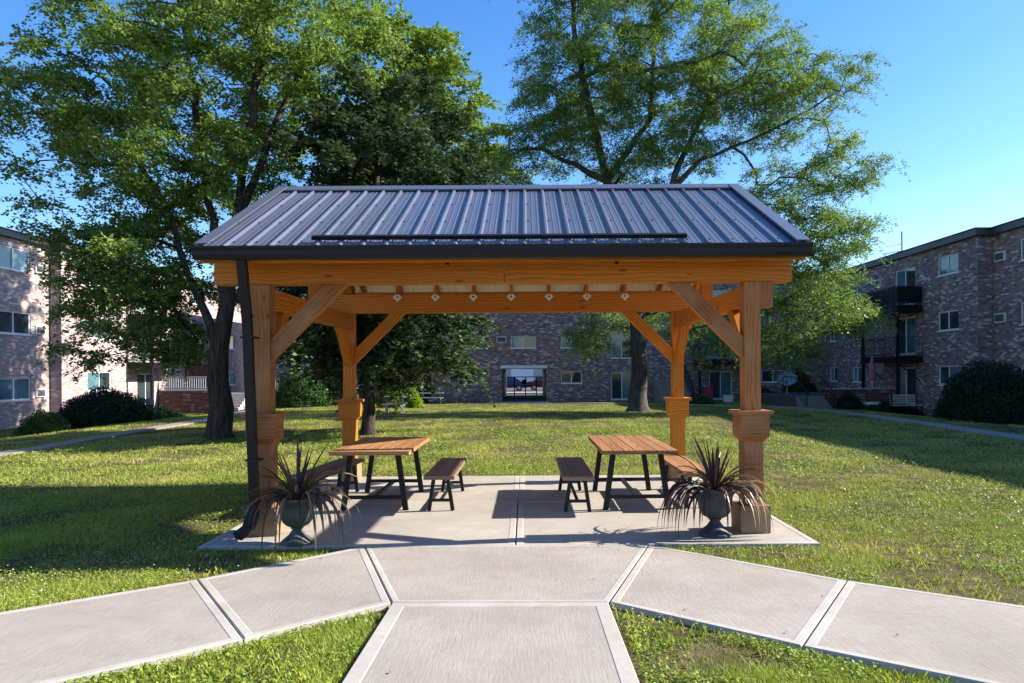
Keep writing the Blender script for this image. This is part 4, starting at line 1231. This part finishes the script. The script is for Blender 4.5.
# silver maple, left
bx = G(219, 440, -.05)
B = lambda px, py, Y, r: (*P(px, py, Y), r)
Ym = bx.y
make_tree('maple_tree', 'large silver maple with a thick dark forked trunk left of the pavilion', (bx.x, bx.y, -.05), .26,
    [[(bx.x, bx.y, -.05, .27), B(220, 350, Ym, .24), B(228, 300, Ym, .19), B(237, 220, Ym, .12), B(247, 140, Ym + .3, .085), B(262, 50, Ym + .6, .08), B(275, -60, Ym + .8, .07)],
     [B(222, 345, Ym, .16), B(207, 320, Ym, .12), B(188, 275, Ym + .3, .09), B(165, 200, Ym + .5, .06), B(120, 130, Ym + .9, .04)],
     [B(230, 290, Ym, .12), B(210, 200, Ym + .8, .09), B(195, 90, Ym + 1.3, .06), B(180, 0, Ym + 1.6, .06)],
     [B(240, 215, Ym, .12), B(275, 130, Ym + 1.0, .09), B(310, 50, Ym + 1.8, .06), B(345, -20, Ym + 2, .04)]],
    [(225, 60, Ym + 1.4, 120, 100, 4.2), (105, 105, Ym + 1.6, 60, 60, 3.4), (45, 110, Ym + 1.8, 42, 42, 2.5), (130, 190, Ym + 1.4, 70, 60, 3.7), (150, 270, Ym + 0.8, 65, 50, 2.9),
     (140, 335, Ym + 0.8, 60, 32, 2.2), (200, 160, Ym + 1.2, 90, 90, 4.0), (320, 45, Ym + 1.2, 70, 60, 3.4), (200, -80, Ym + 1.3, 170, 90, 4.7), (125, 40, Ym + 1.3, 50, 45, 3.2), (85, 250, Ym + 1.0, 30, 60, 2.0), (215, 290, Ym + 1.2, 40, 40, 2.2), (265, 130, Ym + 1.2, 40, 70, 2.5), (115, 300, Ym + .6, 55, 60, 2.0), (185, 330, Ym + 1.2, 45, 40, 1.8), (90, 345, Ym + .4, 30, 24, 1.4)],
    370, .82, 215000, .105, M['maple'], M['bark'], 5, spray=11, droop=.35, group='trees on the courtyard lawn')
# dark Norway-like maple behind the pavilion
bx = G(368, 434); Yd = bx.y
make_tree('maple_tree', 'dense dark maple with a slim trunk directly behind the left picnic table', (bx.x, bx.y, 0), .16,
    [[(bx.x, bx.y, 0, .155), B(368, 390, Yd, .14), B(370, 300, Yd, .12), B(376, 200, Yd, .09), B(384, 90, Yd + .2, .05)]],
    [(385, 140, Yd + .5, 85, 70, 3.0), (378, 215, Yd + .3, 105, 60, 3.6), (385, 290, Yd + .1, 105, 50, 3.8), (318, 325, Yd - 1.0, 42, 40, 2.4), (425, 345, Yd + .5, 68, 42, 2.2), (325, 335, Yd + .8, 40, 40, 2.2), (455, 190, Yd + 1, 50, 60, 2), (330, 370, Yd + 1.5, 26, 22, 1), (370, 365, Yd + 1, 50, 25, 1.5)],
    260, .72, 120000, .125, M['dark_maple'], M['bark'], 9, spray=10, droop=.5, aspect=.85, up=.9, group='trees on the courtyard lawn')
# yellow-green tree further back, trunk behind the back left post
Yp = 36.0; b = P(352, 409, Yp); zb_ = float(gz(b.x, Yp))
make_tree('ash_tree', 'tall yellow green tree rising behind the dark maple crown', (b.x, Yp, zb_), .3,
    [[(b.x, Yp, zb_, .3), B(352, 330, Yp, .26), B(370, 200, Yp, .2), B(405, 100, Yp, .13), B(420, 50, Yp, .05)]],
    [(385, 250, Yp, 60, 60, 4.0), (420, 90, Yp, 45, 60, 3.0), (385, 60, Yp, 45, 48, 3.2), (440, 62, Yp, 20, 30, 1.5), (465, 130, Yp, 36, 45, 3), (380, 170, Yp, 60, 50, 4), (370, 30, Yp, 30, 26, 2), (490, 165, Yp, 30, 32, 2)],
    260, 1.0, 90000, .18, M['pale_tree'], M['bark_grey'], 13, spray=9, group='trees on the courtyard lawn')
# honey locust, right
Yl = 31.5; b = P(638, 413, Yl); zb_ = float(gz(b.x, Yl)) 
make_tree('locust_tree', 'wide airy locust tree with a grey trunk, spreading behind the right half of the roof', (b.x, Yl, zb_), .36,
    [[(b.x, Yl, zb_, .37), B(640, 350, Yl, .34), B(637, 300, Yl, .33), B(622, 240, Yl, .26), B(606, 180, Yl, .17), B(590, 110, Yl + .3, .10), B(575, 40, Yl + .6, .06), B(570, -40, Yl + .8, .05)],
     [B(632, 285, Yl, .24), B(655, 235, Yl - .3, .20), B(675, 175, Yl - .5, .14), B(700, 120, Yl - .5, .09), B(720, 50, Yl, .06), B(735, -30, Yl, .05)],
     [B(668, 190, Yl - .5, .14), B(700, 160, Yl - .8, .09), B(750, 140, Yl - 1, .06), B(800, 115, Yl - 1, .05), B(840, 90, Yl - 1, .03)],
     [B(606, 180, Yl, .14), B(575, 165, Yl + .5, .11), B(540, 150, Yl + 1, .08), B(510, 150, Yl + 1, .05)],
     [B(655, 235, Yl, .14), B(715, 225, Yl - 1.5, .11), B(780, 240, Yl - 2.2, .08), B(830, 265, Yl - 2.4, .04)],
     [B(606, 180, Yl, .12), B(650, 120, Yl + .8, .10), B(655, 40, Yl + 1, .07), B(650, -30, Yl + 1, .05)]],
    [(600, 240, Yl + 1.5, 90, 40, 5.5), (585, 70, Yl + .5, 75, 75, 4.6), (545, 130, Yl + .5, 50, 48, 3), (690, 70, Yl, 90, 80, 4), (770, 95, Yl - .5, 75, 55, 3), (835, 80, Yl - .8, 32, 22, 2), (840, 165, Yl - .8, 40, 32, 2), (790, 190, Yl - 1.2, 60, 40, 2.6), (640, 150, Yl, 90, 40, 3),
     (650, -50, Yl, 150, 70, 4.5), (820, 250, Yl - 1.5, 50, 45, 2.6), (800, 300, Yl - 1.5, 60, 45, 2.6), (775, 340, Yl - 2, 50, 25, 2), (715, 325, Yl - 2, 30, 34, 1.8), (850, 310, Yl - 1.5, 26, 26, 1.6), (590, 335, Yl - .5, 34, 24, 1.8), (660, 315, Yl + 1, 60, 24, 2.5), (500, 175, Yl + 1, 30, 26, 2), (620, 370, Yl + 2, 20, 10, 1)],
    800, .98, 430000, .115, M['locust'], M['bark_grey'], 21, spray=9, flat=.45, droop=.55, aspect=.42, up=.6, group='trees on the courtyard lawn')

def bush(name, label, c, r, n, leaf, mat, seed, rough=.10, cat='shrub', group=None):
    rg = np.random.RandomState(seed); root = empty(name, c, label, cat, group)
    v = rg.normal(size=(n, 3)); v /= np.linalg.norm(v, axis=1)[:, None]; v[:, 2] = np.abs(v[:, 2]) * 1.0 - .12 * (rg.uniform(size=n) < .3)
    lump = 1 + rough * (np.sin(v[:, 0] * 5 + seed) * np.cos(v[:, 1] * 6 + 1) + .6 * np.sin(v[:, 2] * 9 + v[:, 0] * 7))
    rr = (rg.uniform(.80, 1.03, n)) * lump
    C = np.array(c) + v * rr[:, None] * np.array(r)
    C[:, 2] = np.maximum(C[:, 2], c[2] + .02)
    V = leaf_quads(rg, C, leaf, .5, .2, v)
    np_mesh('foliage', V, 4, mat, np.clip(.45 + .25 * np.sin(v[:, 0] * 8) * np.sin(v[:, 2] * 7 + v[:, 1] * 5) + rg.normal(0, .2, n), 0, 1), root)
    mb = MB(); prof = [(r[0] * .80 * math.cos(a), r[2] * .80 * math.sin(a)) for a in np.linspace(-.1, 1.55, 9)]
    prof = [(p[0], max(.0, p[1])) for p in prof]
    b0 = len(mb.v)
    for (q, z) in prof:
        for k in range(20):
            a = 2 * math.pi * k / 20; mb.v.append((c[0] + q * math.cos(a), c[1] + q * r[1] / r[0] * math.sin(a), c[2] + z))
    for j in range(len(prof) - 1):
        for k in range(20):
            k2 = (k + 1) % 20; mb.f.append((b0 + j * 20 + k, b0 + j * 20 + k2, b0 + (j + 1) * 20 + k2, b0 + (j + 1) * 20 + k)); mb.uv.append([(0, 0)] * 4); mb.mi.append(0)
    mb.build('inner_growth', mat, root, smooth=True)
    return root
def gb(px, Y): x = (px - CX) / F * Y; return (x, Y, float(gz(x, Y)))
g_ = 'shrubs against the buildings'
bush('shrub', 'huge round dark clipped shrub at the right edge before the right building', gb(990, 24.5), (1.75, 1.6, 2.15), 26000, .10, M['hedge'], 31, .05, group=g_)
bush('shrub', 'long low dark hedge beside the pale bench at the right building', gb(891, 37), (1.6, .9, .75), 7000, .11, M['hedge'], 32, group=g_)
bush('shrub', 'wide rounded dark hedge before the sunlit left wall', gb(106, 29.5), (2.05, 1.3, 1.55), 20000, .10, M['hedge'], 33, .07, group=g_)
bush('shrub', 'small round shrub at the lower left, before the left windows', gb(44, 26.5), (.85, .8, .85), 8000, .08, M['round_shrub'], 34, group=g_)
bush('shrub', 'leafy green bush seen right behind the left front post', gb(300, 44), (1.7, 1.2, 2.4), 9000, .14, M['round_shrub'], 35, .15, group=g_)
bush('shrub', 'bright yellow green shrub beside the small weathered table', gb(398, 41), (1.25, .9, 1.9), 5000, .17, M['bright_shrub'], 36, .25, group=g_)
bush('shrub', 'dark tall shrub in the far left corner behind the pavilion', gb(331, 46), (1.6, 1, 2.6), 7000, .14, M['hedge'], 37, .15, group=g_)
bush('shrub', 'low green shrub beside the red chair of the far block', gb(702, 45), (.8, .5, .55), 2500, .10, M['round_shrub'], 38, group=g_)
bush('shrub', 'dark shrub before the window left of the satellite dish', gb(763, 47), (1.1, .7, 1.1), 3500, .12, M['hedge'], 39, .15, group=g_)
bush('shrub', 'dark mass of evergreen at the corner entry behind the satellite dish', gb(800, 48.3), (1.3, .9, 2.6), 8000, .14, M['hedge'], 40, .12, group=g_)
bush('shrub', 'dark shrub at the end of the low retaining wall', gb(848, 37.6), (.7, .6, 1.1), 3500, .10, M['hedge'], 41, .15, group=g_)
bush('shrub', 'low leafy shrub right of the wide hedge on the left', gb(150, 31), (1.6, .9, .55), 6000, .13, M['round_shrub'], 42, .25, group=g_)
bush('shrub', 'low dark shrub under the pale picnic table wall', gb(418, 48.5), (.7, .5, .6), 2500, .11, M['round_shrub'], 43, .15, group=g_)

# ------------------------------------------------------------------ grass
def inside_any(x, y):
    m = np.zeros(len(x), bool)
    for poly in POLYS:
        k = np.ones(len(x), bool); n = len(poly); ar = 0
        for i in range(n): ar += poly[i][0] * poly[(i + 1) % n][1] - poly[(i + 1) % n][0] * poly[i][1]
        s = 1 if ar > 0 else -1
        for i in range(n):
            (x0, y0), (x1, y1) = poly[i], poly[(i + 1) % n]
            L = math.hypot(x1 - x0, y1 - y0) + 1e-9
            k &= s * ((x1 - x0) * (y - y0) - (y1 - y0) * (x - x0)) / L > -.022
        m |= k
    m |= (x > SX0) & (x < SX1) & (y > Y0) & (y < SYb)
    return m
def field(x, y, s, seed):
    r = np.random.RandomState(seed); v = 0
    for k in range(7):
        a = r.uniform(0, 6.28); f = s * r.uniform(.5, 2.2); v = v + np.sin((x * math.cos(a) + y * math.sin(a)) * f + r.uniform(0, 6.28))
    return v / 3.2
def scatter(rg, N, r0, r1, half=52):
    r = np.exp(rg.uniform(math.log(r0), math.log(r1), N)); th = np.radians(rg.uniform(-half, half, N))
    x = r * np.sin(th); y = r * np.cos(th)
    k = (y > 1.2) & (y < 49.6) & (x > -24) & (x < 22.3); x, y = x[k], y[k]
    k = ~inside_any(x, y); return x[k], y[k]
rg = np.random.RandomState(2)
x, y = scatter(rg, 1500000, 2.6, 56)
dens = field(x, y, 1.8, 4)
bare = np.clip((field(x, y, 2.4, 51) - .0) * 2.5, 0, 1) * np.clip((7.6 - y) / 2.0, 0, 1)
k = rg.uniform(size=len(x)) < np.clip(.75 + .9 * dens + .6 * field(x, y, 6.0, 14) - 1.1 * bare, .06, 1); x, y, dens = x[k], y[k], dens[k]
r = np.hypot(x, y); N = len(x)
sc = np.maximum(1, r / 7.5) ** .85
hgt = rg.uniform(.020, .052, N) * (1 + .45 * field(x, y, 2.6, 8)) * np.minimum(sc, 1.25)
w = rg.uniform(.003, .0065, N) * sc
az = rg.uniform(0, 6.28, N); ln = rg.uniform(.15, 1.15, N) * hgt; la = rg.uniform(0, 6.28, N)
z = gz(x, y) - .004
b0 = np.stack([x - np.cos(az) * w / 2, y - np.sin(az) * w / 2, z], -1)
b1 = np.stack([x + np.cos(az) * w / 2, y + np.sin(az) * w / 2, z], -1)
tp_ = np.stack([x + np.cos(la) * ln, y + np.sin(la) * ln, z + hgt], -1)
tint = np.clip(rg.beta(1.1, 1.9, N) + .10 * dens, 0, .85); tint[rg.uniform(size=N) < .06] = rg.uniform(.88, 1)
o = np_mesh('grass', np.stack([b0, b1, tp_], 1), 3, M['blade'], tint)
tag(o, 'short mown green grass growing over the courtyard lawn', 'grass', kind='stuff')
# taller broad tufts along walks and in the near lawn
x, y = scatter(rg, 60000, 2.8, 16)
e = np.zeros(len(x))
f1 = field(x, y, 2.2, 31)
k = (f1 > -.2) & (rg.uniform(size=len(x)) < .3); x, y = x[k], y[k]
N = len(x); rep = 3
x = np.repeat(x, rep) + rg.normal(0, .012, N * rep); y = np.repeat(y, rep) + rg.normal(0, .012, N * rep); N = len(x)
k = ~inside_any(x, y); x, y = x[k], y[k]; N = len(x)
hgt = rg.uniform(.035, .08, N) * rg.uniform(.6, 1, N); w = rg.uniform(.004, .007, N); az = rg.uniform(0, 6.28, N); la = rg.uniform(0, 6.28, N); z = gz(x, y) - .004
d1 = np.stack([np.cos(la), np.sin(la), np.zeros(N)], -1); sd = np.stack([-np.sin(la), np.cos(la), np.zeros(N)], -1)
bp = np.stack([x, y, z], -1)
mid = bp + d1 * (hgt * .25)[:, None] + np.array([0, 0, 1]) * (hgt * .7)[:, None]; end = bp + d1 * (hgt * .55)[:, None] + np.array([0, 0, 1]) * (hgt * 1.0)[:, None]
V = np.stack([bp - sd * (w * .3)[:, None], bp + sd * (w * .3)[:, None], mid + sd * (w * .5)[:, None], end, mid - sd * (w * .5)[:, None]], 1)
o = np_mesh('weedy_grass', V, 5, M['blade'], np.clip(rg.beta(2, 3, N), 0, .85))
tag(o, 'coarser broad bladed grass tufts in the near lawn', 'grass', kind='stuff')
# clover
x, y = scatter(rg, 480000, 2.8, 22)
k = (field(x, y, 1.5, 77) + .5 * field(x, y, 5, 78)) > rg.uniform(-1.1, .5, len(x)) + 2.2 * np.clip((field(x, y, 2.4, 51) - .0) * 2.5, 0, 1) * np.clip((7.6 - y) / 2.0, 0, 1); x, y = x[k], y[k]; N = len(x)
z = gz(x, y) + rg.uniform(.018, .045, N); rr = rg.uniform(.004, .010, N) * np.maximum(1, np.hypot(x, y) / 8)
tx, ty = rg.normal(0, .35, N), rg.normal(0, .35, N)
a0 = rg.uniform(0, 6.28, N); V = []
for k in range(5):
    a = a0 + k * 2 * math.pi / 5; dx, dy = np.cos(a) * rr, np.sin(a) * rr
    V.append(np.stack([x + dx, y + dy, z + dx * tx + dy * ty], -1))
o = np_mesh('clover', np.stack(V, 1), 5, M['clover'], rg.uniform(0, 1, N))
tag(o, 'patches of clover leaves in the lawn', 'clover', kind='stuff')
x, y = scatter(rg, 5000, 3.2, 18)
k = (field(x, y, .9, 5) > .15) & (y > 4.5); x, y = x[k], y[k]; N = len(x); z = gz(x, y) + rg.uniform(.05, .075, N); rr = rg.uniform(.004, .008, N)
V = []
for (dx, dy, dz) in ((1, 0, 0), (0, 1, 0), (0, 0, 1), (-1, 0, 0), (0, -1, 0)): V.append(np.stack([x + dx * rr, y + dy * rr, z + dz * rr], -1))
T = np.stack([np.stack([V[0], V[1], V[2]], 1), np.stack([V[1], V[3], V[2]], 1), np.stack([V[3], V[4], V[2]], 1), np.stack([V[4], V[0], V[2]], 1)], 1).reshape(-1, 3, 3)
o = np_mesh('clover_flowers', T, 3, M['petal'], rg.uniform(0, 1, len(T)))
tag(o, 'tiny white clover flower heads in the lawn', 'clover flowers', kind='stuff')

x = rg.uniform(-9, 9, 420); y = rg.uniform(3.2, 14, 420); on = inside_any(x, y)
k = (~on) | (rg.uniform(size=420) < .22); x, y, on = x[k], y[k], on[k]; N = len(x)
z = np.where(on, np.where(y < Y0, SLOPE * (Y0 - y) + .012, .008), gz(x, y) + .05)
V = leaf_quads(rg, np.stack([x, y, z], -1), .035, .6, 2.5)
o = np_mesh('fallen_leaves', V, 4, m_leaf('dry fallen leaf', (.10, .06, .025), (.20, .13, .05), (.30, .22, .08), .1), rg.uniform(0, 1, N))
tag(o, 'scattered dry fallen leaves on the near lawn and walks', 'leaves', kind='stuff')
# ------------------------------------------------------------------ light, sky, camera
S = Vector((1.74, .27, 1.0)).normalized()
elev = math.asin(S.z); azi = math.atan2(S.x, S.y)     # clockwise from +Y
sun = bpy.data.lights.new('sun', 'SUN'); sun.energy = 5.0; sun.angle = R(.53); sun.color = (1.0, .92, .80)
so = bpy.data.objects.new('sun', sun); col.objects.link(so); so.rotation_euler = S.to_track_quat('Z', 'Y').to_euler()
w = bpy.data.worlds.new('World'); scene.world = w; w.use_nodes = True; nt = w.node_tree; nt.nodes.clear()
sky = nt.nodes.new('ShaderNodeTexSky'); sky.sky_type = 'NISHITA'; sky.sun_disc = False
sky.sun_elevation = elev; sky.sun_rotation = azi; sky.air_density = 1.0; sky.dust_density = .4; sky.ozone_density = 2.6; sky.altitude = 100
bg = nt.nodes.new('ShaderNodeBackground'); bg.inputs['Strength'].default_value = .105
out = nt.nodes.new('ShaderNodeOutputWorld'); hs = nt.nodes.new('ShaderNodeHueSaturation'); hs.inputs['Saturation'].default_value = 1.3; hs.inputs['Hue'].default_value = .507
nt.links.new(sky.outputs[0], hs.inputs['Color']); nt.links.new(hs.outputs[0], bg.inputs[0]); nt.links.new(bg.outputs[0], out.inputs[0])
cam = bpy.data.cameras.new('camera'); co = bpy.data.objects.new('camera', cam); col.objects.link(co)
co.matrix_world = Matrix.Translation((0, 0, H)) @ Matrix.Rotation(R(90), 4, 'X') @ Matrix.Rotation(-ROLL, 4, 'Z')
cam.sensor_width = 36; cam.lens = F / 1024 * 36; cam.shift_x = -(CX - 512) / 1024; cam.shift_y = (CY - 341.5) / 1024; cam.clip_end = 2000; cam.clip_start = .05
scene.camera = co
vs = scene.view_settings; vs.view_transform = 'Standard'; vs.look = 'None'; vs.exposure = 1.42; vs.gamma = 1
scene.cycles.max_bounces = 8; scene.cycles.transparent_max_bounces = 4
